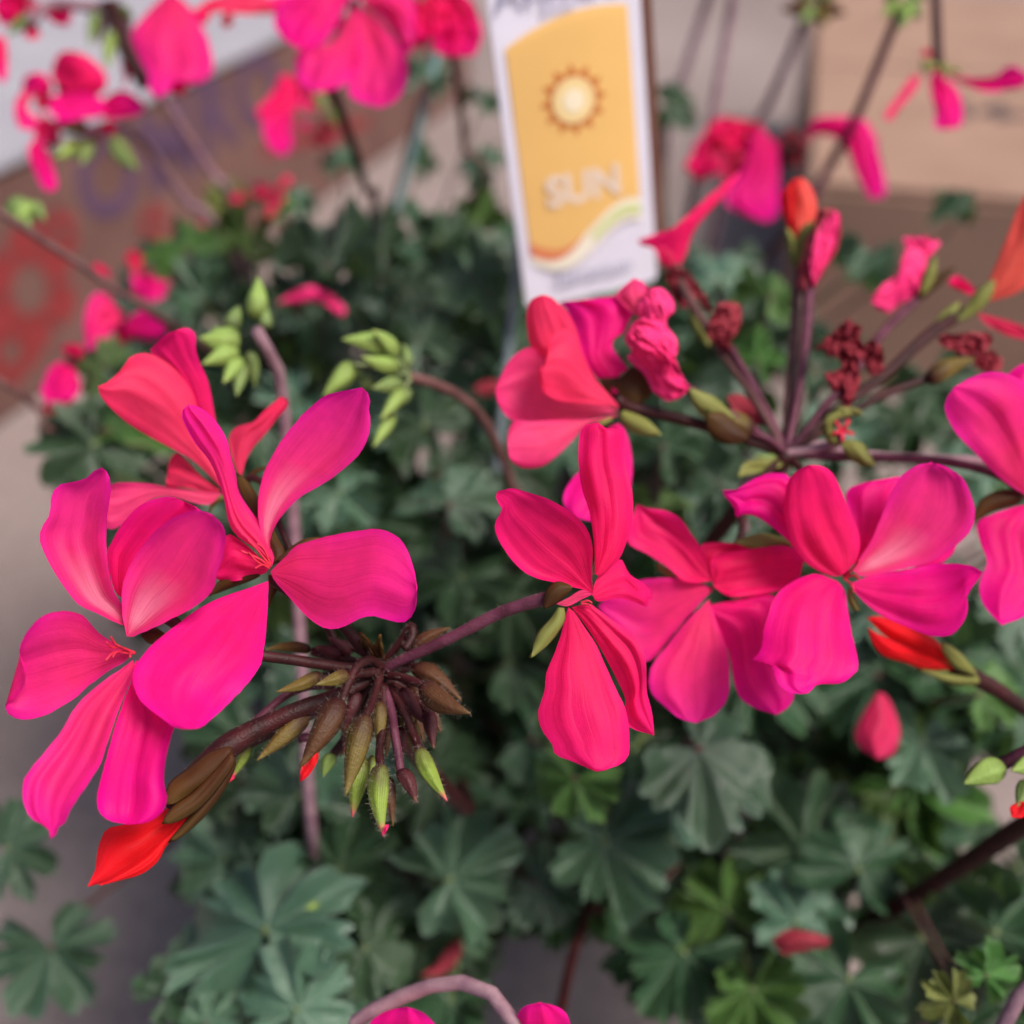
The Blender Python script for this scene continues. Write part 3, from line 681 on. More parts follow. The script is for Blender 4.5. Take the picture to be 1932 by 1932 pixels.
flower(B_, 'E', 1600, 930, .2120, [
    ('E', '1610,930 1480,1015 1360,970 1290,830 1170,720 1200,660 1150,580 *1210,450 1300,440 1400,450 1480,540 1530,640 1505,740 1560,850', .2120, .2080, 'wiltm', dict(crumple=.0012, cup=.003)),
    ('E', '1560,860 1400,740 1250,650 1160,560 *1240,500 1330,560 1430,600 1500,700', .2080, .2040, 'wiltm', dict(crumple=.0010, cup=.002)),
    ('E', '1500,800 1350,640 1260,480 1250,330 *1300,230 1400,210 1480,290 1500,390 1440,450 1500,620', .2130, .2120, 'wiltm', dict(crumple=.0011, cup=.002)),
    ('E', '1280,460 1130,330 1090,260 *1210,150 1290,190 1330,300', .2140, .2160, 'soft', dict(cup=.0015)),
    ], pedicel=('E', '2290,1400 2100,1250 1900,1120 1720,1010 1600,930', (.223, .2125), 15, 18), m='purple',
    sepals=[('E', '1930,1140 1800,1010 1700,960 *1600,930 1640,1060 1720,1110 1850,1150', .2110, .2100), ('E', '2020,1280 1850,1110 *1730,1110 1740,1230 1820,1300 1930,1320', .2100, .2090, 'b')])
flower(B_, 'G', 250, 860, .2010, [
    ('D', '1190,880 1110,890 1040,880 970,820 880,760 780,700 790,610 *825,520 880,540 960,550 1030,590 1080,660 1120,720 1185,850', .2010, .2040, 'rose', dict(cup=-.0020)),
    ('D', '1185,920 1050,872 850,875 720,930 *640,1000 720,1120 800,1230 880,1262 980,1150 1090,1020', .2020, .2040, 'pink', dict(cup=-.001)),
    ('G', '225,930 100,1050 0,1180 -90,1300 -90,1430 0,1520 60,1570 *150,1600 250,1560 320,1480 337,1380 330,1230 300,1130 255,1020', .2010, .1960, 'pink', dict(cup=.0012, arch=-.001)),
    ('G', '235,960 200,1015 290,1120 340,1250 360,1380 400,1470 480,1520 *590,1556 660,1510 690,1440 650,1330 600,1180 600,1000 570,900 430,920 310,942', .2010, .1990, 'hot', dict(cup=.0014)),
    ('G', '250,860 238,760 250,695 430,660 650,640 *740,720 700,840 600,882 440,912 330,912', .2010, .1990, 'rose', dict(cup=-.0014)),
    ('G', '235,770 180,640 300,620 480,640 *640,632 610,700 400,730', .2030, .2050, 'rose'),
    ], pedicel=('M', '1483,856 1440,900 1405,960 1395,1020 1350,1095', (.224, .204), 16, 15), m='maroon',
    sepals=[('G', '680,640 600,655 480,655 *360,620 440,590 520,575 620,600', .2000, .2010), ('D', '1000,860 960,830 *920,800 930,830 970,860', .203, .204)])
flower(B_, 'G', 960, 810, .1920, [
    ('G', '945,800 880,802 760,740 680,650 650,560 630,450 640,350 670,260 *760,203 830,205 890,240 930,310 960,380 1000,480 1040,580 1035,690 985,765', .1920, .1860, 'rose', dict(cup=.0018, arch=.001)),
    ('G', '900,780 760,700 640,600 570,540 480,480 400,470 370,490 360,430 310,370 *298,335 370,335 430,300 520,255 600,245 660,265 720,400 800,600', .1940, .1950, 'hot', dict(cup=.0014, rip=.0014)),
    ('G', '1005,775 1060,680 1110,600 1150,500 1200,380 1260,270 1340,210 *1430,185 1520,215 1600,270 1640,350 1670,460 1640,560 1560,640 1440,720 1300,760 1150,792 1050,805', .1920, .1880, 'pale', dict(cup=-.0018, arch=.002)),
    ('G', '1010,745 1020,600 980,440 970,345 1050,300 *1150,283 1280,268 1240,400 1180,520 1100,650', .1950, .2000, 'hot', dict(cup=.001)),
    ('G', '985,845 1100,800 1250,775 1400,745 1520,735 1640,745 *1707,780 1680,830 1640,880 1620,920 1630,980 1600,1060 1540,1120 1440,1130 1300,1080 1150,1010 1050,930', .1920, .1850, 'hot', dict(cup=.0014, tilt=-.0015)),
    ('G', '920,830 790,790 650,850 580,920 550,1000 520,1100 510,1200 460,1260 560,1290 600,1390 680,1440 *760,1440 820,1390 900,1390 970,1370 1030,1310 1030,1240 1000,1120 980,1000 960,880', .1915, .1790, 'hot', dict(cup=.0022, rip=.0014, arch=-.002)),
    ('G', '1100,760 1250,730 1400,680 *1570,630 1540,690 1470,740 1340,755', .1960, .1970, 'hot'),
    ], pedicel=('M', '1483,856 1520,900 1560,980 1590,1060 1597,1085', (.223, .196), 15, 16), m='maroon',
    sepals=[('G', '980,870 1000,900 *1040,990 1010,980 985,930', .1935, .1930)],
    stamens=[('G', '960,810 1000,770 *1040,720', .191, .188), ('G', '960,815 1010,800 *1040,820', .191, .188), ('G', '955,815 1000,850 *1010,890', .191, .188)])
flower(B_, 'M', 1935, 935, .2020, [
    ('M', '1945,940 1890,905 1840,855 1800,812 1782,765 *1800,730 1850,705 1900,705 1945,740 1970,850', .2020, .1960, 'pink', dict(cup=.0016, rip=.001)),
    ('M', '1938,950 1885,965 1845,985 1848,1020 1862,1060 1848,1100 1855,1140 *1890,1180 1935,1160 1985,1100 1990,1000', .2020, .1940, 'hot', dict(cup=.0014)),
    ('M', '1945,930 1930,800 1890,740 1920,690 *1990,680 2040,760 2000,880', .2030, .2060, 'hot', dict(cup=.0014)),
    ('M', '1950,940 2010,900 2080,920 *2110,980 2060,1040 1990,1020', .2020, .1980, 'hot'),
    ], pedicel=('M', '1483,856 1600,862 1760,868 1880,895 1935,935', (.223, .204), 18, 16), m='purple',
    sepals=[('M', '1930,930 1890,925 1850,945 *1835,985 1870,965 1920,950', .2035, .2050, 'b')])
ptube('pedicel', 'F', '850,1440 1000,1400 1150,1440 1400,1460 1700,1470 1900,1500', (.225, .230), 22, 16, 'mauve', stB)
ptube('pedicel', 'G', '640,190 620,230 430,300 400,420 420,560', (.226, .235), 22, 18, 'mauve', stB)
# small funnel-shaped opening bloom
flower(B_, 'F', 350, 600, .2600, [
    ('F', '350,610 290,580 250,510 190,490 *178,470 260,440 400,385 450,320 540,230 650,150 600,230 500,340 430,430 395,540', .2600, .2560, 'rose', dict(cup=.002)),
    ('F', '330,600 290,530 250,490 *200,475 290,500 340,540', .2590, .2540, 'soft', dict(cup=.001))],
    pedicel=('F', '850,1440 700,1180 560,980 450,800 380,680 350,590', (.223, .260), 15, 18), m='brown',
    sepals=[('F', '350,700 300,640 300,610 *340,600 400,620 420,700 380,770', .2600, .2600, 'b'), ('F', '500,960 430,870 *405,780 450,790 500,880', .246, .250)])
# dry bloom on its stalk
flower(B_, 'F', 560, 880, .2350, [
    ('F', '580,980 510,930 490,860 *530,780 580,750 640,770 650,830 620,890 600,950', .2350, .2330, 'wilt', dict(crumple=.0018, cup=.002)),
    ('F', '575,960 500,900 *520,800 590,790 610,870', .2330, .2320, 'wilt', dict(crumple=.0014)),
    ('F', '470,760 440,700 *420,640 460,680 510,770 500,800', .2380, .2390, 'wilt', dict(crumple=.001)),
    ('F', '330,720 310,640 *330,590 390,610 440,660 440,740 380,780', .2540, .2530, 'wilt', dict(crumple=.0016))],
    pedicel=('F', '850,1440 780,1280 690,1120 600,960', (.223, .236), 15, 17), m='purple')
flower(B_, 'F', 960, 690, .2400, [
    ('F', '965,700 905,690 915,560 950,450 *1000,330 1080,330 1095,400 1080,520 1010,640', .2400, .2420, 'wilt', dict(crumple=.0010, cup=.003)),
    ('F', '975,690 960,560 1000,420 *1060,340 1100,360 1080,500 1020,600', .2390, .2400, 'wiltm', dict(crumple=.0008))],
    pedicel=('F', '850,1440 900,1200 930,1000 945,850 955,690', (.223, .241), 15, 22), m='purple')
flower(B_, 'F', 900, 570, .2500, [
    ('F', '900,560 870,440 830,330 825,260 *870,220 890,190 940,220 920,400', .2500, .2520, 'red', dict(cup=.002)),
    ('F', '915,520 880,380 885,250 *915,180 960,220 990,300 985,380 940,440', .2490, .2500, 'orange', dict(cup=.003))],
    pedicel=('F', '850,1440 860,1200 880,1000 895,800 900,570', (.2235, .251), 15, 22), m='brown',
    sepals=[('F', '900,600 870,560 855,470 *850,410 890,460 920,540', .2490, .2480), ('F', '910,590 900,500 920,420 *970,380 960,460 930,560', .2480, .2470)])
flower(B_, 'F', 1110, 1200, .2240, [
    ('F', '1120,1230 1060,1150 1030,1080 1080,1060 *1120,990 1190,1010 1180,1110 1150,1210', .2230, .2240, 'wilt', dict(crumple=.0018)),
    ('F', '1140,1030 1050,990 1000,970 990,950 1060,900 *1130,830 1190,870 1205,950 1180,1010', .2240, .2250, 'wilt', dict(crumple=.0024)),
    ('F', '1230,1080 1200,1010 1210,940 *1250,920 1290,980 1280,1070', .2290, .2300, 'wilt', dict(crumple=.0018)),
    ('F', '1060,1000 1020,960 1060,900 *1100,850 1160,860 1150,930', .2220, .2230, 'wilt', dict(crumple=.002))],
    pedicel=('F', '850,1440 930,1350 1010,1240 1080,1170 1110,1190', (.223, .2245), 15, 14), m='purple')
flower(B_, 'F', 1430, 760, .2550, [
    ('F', '1440,720 1370,760 1310,800 1250,770 *1240,730 1290,670 1370,610 1390,520 1450,500 1490,580 1470,660', .2550, .2530, 'wiltm', dict(cup=.002, crumple=.0008)),
    ('F', '1450,660 1390,620 1400,520 1380,460 *1430,460 1500,455 1555,480 1530,520 1490,560', .2550, .2580, 'wiltm', dict(crumple=.0014))],
    pedicel=('F', '850,1440 1010,1260 1180,1040 1290,890 1440,740', (.223, .256), 15, 18), m='purple',
    sepals=[('F', '1430,760 1440,690 1500,640 *1620,590 1560,660 1480,730', .2550, .2580, 'b'), ('F', '1460,720 1480,620 *1530,540 1530,620 1500,690', .2540, .2540)])
flower(B_, 'F', 1620, 800, .2450, [
    ('F', '1720,760 1780,640 1860,440 1932,270 *2060,120 2120,300 2060,520 1930,690 1800,740', .2450, .2350, 'orange', dict(cup=.002)),
    ('F', '1720,800 1800,820 1900,850 *2060,930 1960,930 1850,900 1760,850', .2450, .2400, 'coral'),
    ('F', '1690,720 1600,680 1590,650 *1630,625 1690,670 1710,700', .2470, .2480, 'rose')],
    pedicel=('F', '850,1440 1060,1260 1300,1080 1500,900 1650,800', (.223, .246), 16, 24), m='maroon',
    sepals=[('F', '1620,840 1680,760 1730,690 *1800,650 1780,730 1700,810', .2430, .2420), ('F', '1610,830 1540,850 *1515,870 1560,800 1640,750', .2440, .2440)])
flower(B_, 'F', 1690, 960, .2300, [
    ('F', '1690,1000 1600,970 1540,930 *1560,900 1660,890 1780,900 1770,950 1740,990', .2300, .2310, 'wilt', dict(crumple=.0014)),
    ('F', '1700,1030 1720,980 *1790,970 1830,1010 1820,1060 1760,1070', .2310, .2330, 'wilt', dict(crumple=.0014))],
    pedicel=('F', '850,1440 1100,1280 1300,1170 1510,1090 1650,1000', (.2235, .2305), 16, 18), m='maroon')
bud(stB, B_, 'F', (1490, 1110), (1710, 1010), 95, .2270, .2285, 'olive')
bud(stB, B_, 'F', (700, 1350), (480, 1240), 120, .2200, .2180, 'olive')
ptube('pedicel', 'F', '850,1440 780,1380 690,1340', (.222, .220), 16, 18, 'purple', stB)
for s, db, dt in [('600,1300 520,1220 450,1180 *410,1140 440,1230 500,1290', .2165, .2150), ('1080,1400 1030,1350 1030,1280 *1090,1230 1180,1240 1200,1260 1120,1250 1065,1300', .2160, .2150),
                  ('1100,1400 1130,1380 1200,1400 *1255,1495 1190,1490 1130,1450', .2150, .2130), ('1090,1400 1050,1390 *1010,1330 1040,1300 1060,1350', .2165, .2165)]:
    petal('sepal', stB, 'F', s, db, dt, SEP, cup=.0012, nu=12, nv=8, thick=.0005)
for a in range(5):
    cx, cy = cv('F', 1105, 1335); an = a * 1.257 + .3
    tube('stigma', [P(cx, cy, .2160), P(cx + 14 * math.cos(an), cy + 14 * math.sin(an), .2148), P(cx + 22 * math.cos(an), cy + 24 * math.sin(an), .2158)], .0005, .0003, SM['filament'], stB, n=6)
ptube('pedicel', 'F', '850,1440 980,1420 1080,1390 1105,1340', (.222, .217), 18, 20, 'mauve', stB)
petal('bract', stB, 'F', '860,1420 800,1330 650,1290 *580,1180 650,1170 740,1260 830,1340', .2260, .2320, PM['wilt'], nu=10, nv=6)
petal('bract', stB, 'M', '1480,862 1440,866 1405,872 *1392,900 1430,892 1475,880', .2215, .2200, SEP, nu=10, nv=6)
for k in range(5):
    bx = 600 + k * 42
    bud(stB, B_, 'G', (640 - k * 4, 180), (520 - 60 + k * 70, 150 + k * 20), 60, .2230, .2215, 'dim')
# red half open bud on the right
flower(B_, 'G', 1600, 1330, .2150, [
    ('G', '1570,1310 1450,1250 1300,1200 1180,1130 1110,1060 *1080,1030 1150,1020 1260,1050 1400,1110 1490,1190', .2140, .2050, 'red', dict(cup=.003)),
    ('G', '1560,1312 1400,1310 1280,1270 1180,1240 1120,1180 *1085,1080 1150,1120 1300,1190 1450,1250', .2130, .2040, 'red', dict(cup=.002))],
    pedicel=('G', '2150,1640 1932,1520 1790,1420 1660,1350 1560,1290', (.222, .2145), 22, 36), m='maroon',
    sepals=[('G', '1680,1350 1560,1340 1450,1320 *1350,1300 1440,1345 1560,1390 1680,1385', .2130, .2120), ('G', '1680,1340 1600,1240 1540,1190 *1480,1160 1500,1220 1560,1300', .2120, .2100)])

# --- bud clusters on curved stalks (front plant) ------------------------
s1 = ptube('flower_stalk', 'J', '965,340 1010,420 1050,500 1068,640 1090,850 1108,1100 1130,1500 1160,2050 1175,2250', (.232, .272), 24, 24, 'mauve', A_, extra=[P(596, 1680, .30), P(640, 1740, .35), crown(A_)])
for b, t, wd, d, m in [((900, 380), (750, 370), 100, .228, 'lime'), ((890, 420), (760, 470), 75, .226, 'lime'), ((900, 450), (840, 540), 60, .226, 'lime'), ((920, 470), (890, 590), 50, .228, 'dim'),
                       ((960, 300), (970, 140), 75, .236, 'lime'), ((1000, 340), (1000, 240), 50, .234, 'dim'), ((860, 340), (900, 250), 60, .237, 'dim'), ((940, 420), (960, 560), 50, .236, 'dim'), ((880, 400), (800, 330), 70, .235, 'lime')]:
    bud(s1, A_, 'J', b, t, wd * 1.15, .233, d, m)
s2 = ptube('flower_stalk', 'J', '1545,515 1640,545 1750,600 1830,690 1880,800 1925,920', (.236, .275), 20, 18, 'brown', A_, extra=[P(985, 1050, .30), crown(A_)])
for b, t, wd, d, m in [((1470, 420), (1285, 375), 75, .232, 'lime'), ((1490, 440), (1400, 340), 65, .230, 'lime'), ((1330, 470), (1215, 590), 75, .232, 'lime'), ((1500, 480), (1360, 440), 60, .229, 'lime'),
                       ((1510, 540), (1400, 560), 60, .229, 'dim'), ((1520, 560), (1430, 680), 55, .230, 'lime'), ((1480, 660), (1405, 780), 50, .230, 'lime'), ((1540, 560), (1480, 640), 50, .234, 'dim'), ((1530, 490), (1520, 390), 45, .238, 'dim'), ((1400, 560), (1340, 500), 55, .238, 'dim')]:
    bud(s2, A_, 'J', b, t, wd * 1.15, .236, d, m)
for k, (s, ds) in enumerate([('1545,515 1480,430', (.236, .235)), ('1545,515 1420,480 1330,470', (.236, .233)), ('1545,520 1500,600 1480,660', (.236, .233))]):
    ptube('pedicel', 'J', s, ds, 9, 9, 'green', s2)
# low stalk arching along the bottom, with two rounded petals
s3 = ptube('flower_stalk', 'K', '2010,1420 1950,1310 1895,1225 1845,1168 1790,1138 1700,1132 1600,1150 1480,1200 1400,1240 1330,1330', (.185, .20), 30, 34, 'mauve', A_, extra=[P(690, 2100, .27), crown(A_)])
ptube('pedicel', 'K', '1340,1320 1440,1430 1530,1500', (.2, .19), 18, 16, 'mauve', s3)
petal('petal', s3, 'K', '1530,1500 1420,1400 1380,1310 1440,1245 *1530,1222 1600,1250 1650,1320 1620,1420', .19, .185, PM['hot'], cup=.002)
petal('petal', s3, 'L', '120,1460 50,1380 20,1300 40,1230 *110,1205 190,1230 225,1290 210,1400', .188, .183, PM['hot'], cup=.002)
ptube('stem', 'L', '170,1330 190,1230 225,1060 255,960 280,860', (.24, .30), 22, 22, 'maroon', A_, extra=[P(1090, 1640, .36), crown(A_)])
# right plant, low stalks
s4 = ptube('flower_stalk', 'L', '2150,420 1932,540 1700,690 1450,850 1250,960', (.215, .30), 42, 26, 'maroon', B_, extra=[P(1500, 1790, .36), crown(B_)])
s5 = ptube('flower_stalk', 'L', '1840,315 1932,275 2150,180', (.195, .195), 26, 34, 'purple', B_, extra=[P(2180, 1420, .215), P(2050, 1500, .30), crown(B_)])
bud(s5, B_, 'L', (1850, 320), (1705, 385), 105, .195, .192, 'lime'); bud(s5, B_, 'L', (1960, 300), (1885, 335), 70, .194, .191, 'lime')
bud(s5, B_, 'L', (1960, 380), (1905, 470), 80, .193, .190, 'dim')
petal('bud_petal', s5, 'L', '1920,450 1880,470 *1885,510 1932,510 1960,460', .19, .189, PM['red'], nu=8, nv=6)
s6 = ptube('flower_stalk', 'L', '2100,1000 1932,1165 1840,1280 1800,1400', (.2, .205), 30, 30, 'mauve', B_, extra=[P(1810, 2080, .25), crown(B_)])

# --- rear left plant ----------------------------------------------------
def rear_stalk(c, s, ds, w0, w1, m, pl): return ptube('flower_stalk', c, s, ds, w0, w1, m, pl, extra=[crown(pl)])
r1 = rear_stalk('I', '470,60 520,220 620,380 720,540 820,690 880,800', (.36, .42), 20, 20, 'mauve', C_)
r2 = rear_stalk('I', '330,500 430,470 500,500 570,570 700,760 850,920', (.34, .42), 20, 22, 'mauve', C_)
r3 = rear_stalk('I', '-60,760 60,840 200,930 340,1020 480,1120 640,1220', (.27, .30), 17, 18, 'brown', C_)
r4 = rear_stalk('J', '-60,500 60,570 180,630 300,720', (.28, .32), 15, 16, 'brown', C_)
r5 = rear_stalk('S', '760,520 830,650 900,850 960,1020 1000,1200 1040,1400', (.315, .40), 20, 16, 'maroon', C_)
r6 = rear_stalk('S', '1540,300 1580,500 1610,750 1630,1000 1645,1290', (.33, .42), 16, 16, 'brown', C_)
flower(C_, 'I', 1330, 20, .31, [
    ('I', '1335,-20 1200,-80 1080,-10 1030,70 1060,140 *1130,187 1210,170 1265,90 1300,20', .31, .300, 'hot', dict(cup=.002)),
    ('I', '1330,20 1250,160 1130,190 1110,240 1130,310 *1190,346 1270,335 1325,290 1350,200 1345,90', .31, .295, 'pink', dict(cup=.003)),
    ('I', '1345,20 1340,150 1345,230 1310,330 1340,380 *1430,406 1490,380 1530,310 1532,230 1490,150 1420,70', .31, .292, 'pink', dict(cup=-.003)),
    ('I', '1360,10 1470,110 1530,210 *1565,130 1560,40 1530,-30 1430,-50', .31, .305, 'pink', dict(cup=.002)),
    ('I', '1340,0 1300,-120 *1380,-180 1450,-120 1400,-20', .31, .315, 'hot')], rad=12)
flower(C_, 'I', 1680, -10, .33, [
    ('I', '1620,-30 1550,60 1570,130 *1640,145 1690,90 1690,-10', .33, .322, 'rose', dict(crumple=.002)),
    ('I', '1690,-20 1640,110 1630,190 *1700,212 1780,205 1815,120 1790,30 1740,-30', .33, .32, 'dark', dict(crumple=.002)),
    ('I', '1560,-20 1530,100 *1545,190 1590,150 1620,60', .335, .33, 'rose')], rad=12)
flower(C_, 'I', 640, -20, .335, [
    ('I', '640,-40 540,60 495,130 520,210 560,280 560,340 *595,372 640,340 665,305 740,316 800,270 790,170 760,100 710,20', .335, .32, 'pink', dict(cup=.003)),
    ('I', '660,250 640,300 640,340 *680,362 705,320', .335, .335, 'dark'),
    ('I', '900,-40 780,0 760,30 *850,50 960,55 1060,45 1060,0', .34, .335, 'coral', dict(cup=.002))], rad=12)
flower(C_, 'Q', 500, 710, .345, [
    ('Q', '510,720 420,640 430,520 480,430 *560,408 680,440 800,530 862,620 850,720 760,775 600,765', .345, .338, 'rose', dict(cup=.003)),
    ('Q', '480,750 420,790 400,900 *500,985 700,955 800,940 850,860 800,780 650,745', .343, .330, 'hot', dict(cup=-.002)),
    ('Q', '800,850 860,780 960,730 1060,750 *1165,835 1150,900 1060,945 900,955 820,930', .340, .335, 'hot', dict(cup=-.001)),
    ('Q', '430,690 360,600 260,588 190,640 *180,690 260,750 400,750', .345, .35, 'hot', dict(cup=.002)),
    ('Q', '300,740 200,730 130,800 115,920 *150,1030 260,1050 300,960 220,880 250,790', .346, .34, 'pink', dict(cup=.002)),
    ('Q', '270,1120 225,1200 240,1300 330,1490 *395,1545 462,1515 430,1350 370,1200 330,1130', .345, .332, 'hot', dict(cup=.002)),
    ('Q', '400,950 280,1000 290,1120 *400,1180 480,1120 470,1010', .35, .352, 'wiltm', dict(crumple=.002)),
    ('Q', '880,960 810,1010 *890,1105 950,1020', .345, .345, 'rose'),
    ('Q', '960,480 1000,620 *980,720 1040,640 1070,560', .36, .36, 'dark')], rad=12)
for b, t, wd, d, m in [((700, 1010), (470, 1050), 120, .338, 'dim'), ((640, 1150), (450, 1270), 150, .335, 'lime'), ((720, 1150), (660, 1330), 130, .336, 'dim'), ((920, 1120), (1120, 1370), 170, .336, 'dim'), ((760, 1060), (820, 1180), 120, .342, 'redtip')]:
    bud(r2, C_, 'Q', b, t, wd, .345, d, m)
for b, t, wd, d, m in [((780, 80), (720, 380), 100, .35, 'dim'), ((820, 120), (790, 360), 70, .355, 'redtip'), ((900, 250), (860, 560), 110, .35, 'lime'), ((980, 60), (1080, 150), 100, .36, 'dim'), ((270, 140), (60, 290), 100, .35, 'dim')]:
    bud(r1, C_, 'Q', b, t, wd, .352, d, m)
ptube('pedicel', 'Q', '900,60 700,50 500,30 360,60 240,190', (.355, .35), 22, 20, 'mauve', r1)
ptube('pedicel', 'Q', '880,0 920,140 980,300 1060,480 1180,700', (.352, .36), 36, 30, 'maroon', r1)
flower(C_, 'Q', 100, 0, .36, [('Q', '280,-40 60,200 0,190 *-60,60 0,-60 150,-80', .36, .35, 'dark', dict(crumple=.002)), ('Q', '440,-20 380,60 390,160 *540,215 580,120 560,20', .36, .352, 'dark', dict(crumple=.002)),
    ('Q', '-60,300 -80,500 *0,660 50,650 65,480 50,330 10,290', .34, .335, 'pink', dict(cup=.002))], rad=10)
flower(C_, 'I', 1110, 300, .40, [
    ('I', '1120,300 1060,278 1030,340 *958,420 1000,462 1080,440 1125,380', .40, .39, 'rose', dict(cup=.002)), ('I', '1085,420 1000,450 990,500 1020,560 *1070,592 1102,540 1095,470', .395, .385, 'hot', dict(cup=-.002)),
    ('I', '1130,300 1110,400 *1190,420 1220,340 1180,290', .41, .41, 'wiltm', dict(crumple=.002)), ('I', '1220,440 1170,500 *1190,560 1260,540 1270,480', .44, .44, 'wilt', dict(crumple=.002))], rad=10)
bud(r5, C_, 'I', (1190, 350), (1215, 425), 55, .40, .40, 'dim'); bud(r5, C_, 'I', (1270, 400), (1250, 480), 50, .41, .41, 'dim')
bud(r3, C_, 'I', (60, 760), (110, 860), 110, .30, .295, 'dim'); bud(r3, C_, 'I', (120, 770), (60, 830), 60, .298, .293, 'lime'); bud(r3, C_, 'I', (110, 770), (170, 830), 60, .305, .302, 'dim')
flower(C_, 'U', 650, 1540, .32, [
    ('U', '650,1560 640,1480 570,1395 490,1410 450,1550 *465,1695 540,1685 600,1610', .32, .312, 'pink', dict(cup=.002)), ('U', '660,1580 700,1520 790,1478 *890,1565 880,1635 780,1645 690,1625', .32, .312, 'hot', dict(cup=.002)),
    ('U', '640,1520 620,1600 *600,1660 680,1660 720,1590', .325, .326, 'dark'), ('U', '500,1320 490,1250 *530,1230 590,1280 570,1330', .33, .33, 'rose'),
    ('U', '810,1300 710,1290 715,1350 760,1420 *830,1440 890,1410 920,1340', .36, .35, 'hot', dict(cup=.003)), ('U', '720,1290 670,1210 *710,1150 770,1190 760,1270', .37, .37, 'coral'), ('U', '930,1420 960,1330 *1030,1310 1020,1390 960,1450', .365, .365, 'coral')], rad=10)
flower(C_, 'U', 380, 1760, .31, [('U', '400,1800 310,1760 240,1850 230,1950 *300,2010 390,1970 435,1890', .31, .305, 'hot', dict(cup=.002)), ('U', '420,1760 330,1700 *350,1665 430,1670 450,1720', .315, .315, 'rose'),
    ('U', '250,1960 220,2030 *240,2120 290,2080 300,2000', .32, .32, 'coral')], rad=10)
for b, t in [((1300, 850), (1230, 900)), ((1420, 830), (1330, 860)), ((1480, 900), (1430, 1000)), ((1100, 1010), (1120, 1060)), ((1560, 760), (1480, 840))]:
    petal('petal', r2, 'U', f'{b[0]},{b[1]} {b[0]-40},{b[1]+5} *{t[0]},{t[1]} {b[0]+10},{b[1]+50}', .40, .40, PM['coral'], nu=10, nv=6)
flower(C_, 'J', 1100, 230, .33, [('J', '1040,240 1100,200 1170,175 *1240,200 1300,260 1280,290 1220,240 1130,235', .33, .325, 'wiltm', dict(cup=.002))], rad=6, m='brown')

# --- far right plant ----------------------------------------------------
f1 = rear_stalk('H', '900,-80 870,20 780,300 740,420', (.45, .50), 17, 16, 'mauve', D_)
f2 = rear_stalk('H', '965,-80 955,30 900,340 870,520 830,640', (.40, .44), 18, 18, 'mauve', D_)
f3 = rear_stalk('H', '1210,20 1180,110 1110,280 1050,400 950,560', (.42, .48), 17, 17, 'mauve', D_)
f4 = rear_stalk('H', '1520,30 1490,100 1390,350 1330,470 1250,610 1150,760', (.35, .42), 18, 22, 'purple', D_)
for b, t, wd, d, m in [((1230, 20), (1120, 30), 60, .41, 'brown'), ((1230, 30), (1190, 75), 55, .408, 'dim'), ((1240, 20), (1340, 45), 60, .41, 'brown'), ((1240, 30), (1270, 90), 50, .405, 'olive'), ((1220, 0), (1170, -40), 60, .41, 'dim'), ((1250, 0), (1310, -40), 60, .41, 'dim')]:
    bud(f3, D_, 'H', b, t, wd, .415, d, m)
for b, t, wd, d, m in [((1520, 20), (1540, 80), 55, .345, 'lime'), ((1510, 10), (1455, 55), 45, .348, 'lime'), ((1540, 0), (1590, 60), 60, .345, 'dim'), ((1550, -20), (1610, -10), 50, .348, 'lime'), ((1500, 0), (1470, -40), 60, .35, 'dim'), ((1530, 40), (1515, 100), 40, .345, 'dim')]:
    bud(f4, D_, 'H', b, t, wd, .35, d, m)
flower(D_, 'V', 460, 360, .33, [
    ('V', '455,385 420,450 430,550 450,630 450,720 *520,732 598,705 600,570 560,490 490,430', .33, .322, 'hot', dict(cup=.003)), ('V', '370,420 310,440 230,550 160,660 *200,682 260,600 345,500', .33, .325, 'soft'),
    ('V', '500,420 620,480 740,520 860,510 951,490 *990,430 900,372 850,380 780,430 650,440', .33, .325, 'hot', dict(cup=-.002)), ('V', '420,330 370,310 *400,265 430,300', .335, .335, 'rose')],
    pedicel=('V', '450,-120 455,60 460,200 465,330 470,370', (.345, .331), 18, 20), m='maroon', sepals=[('V', '440,400 380,400 *370,345 420,350 460,370', .329, .328), ('V', '480,350 520,370 *510,440 480,400', .329, .328), ('V', '500,400 560,380 *600,410 540,410', .331, .332)])
flower(D_, 'H', 1150, 490, .40, [
    ('H', '1110,480 1040,430 1000,560 930,660 1000,720 *1080,742 1112,700 1115,560', .40, .385, 'hot', dict(cup=.003)), ('H', '1060,420 980,390 900,400 *800,560 850,610 930,560 1010,500', .42, .415, 'rose', dict(crumple=.004)),
    ('H', '1150,560 1110,480 *1150,430 1205,470 1190,550', .405, .41, 'wilt', dict(crumple=.003)), ('H', '1200,470 1230,400 1300,388 1400,400 1440,480 1472,640 *1420,665 1370,580 1330,480 1260,450', .40, .39, 'hot', dict(cup=.004, arch=-.004))], rad=12)

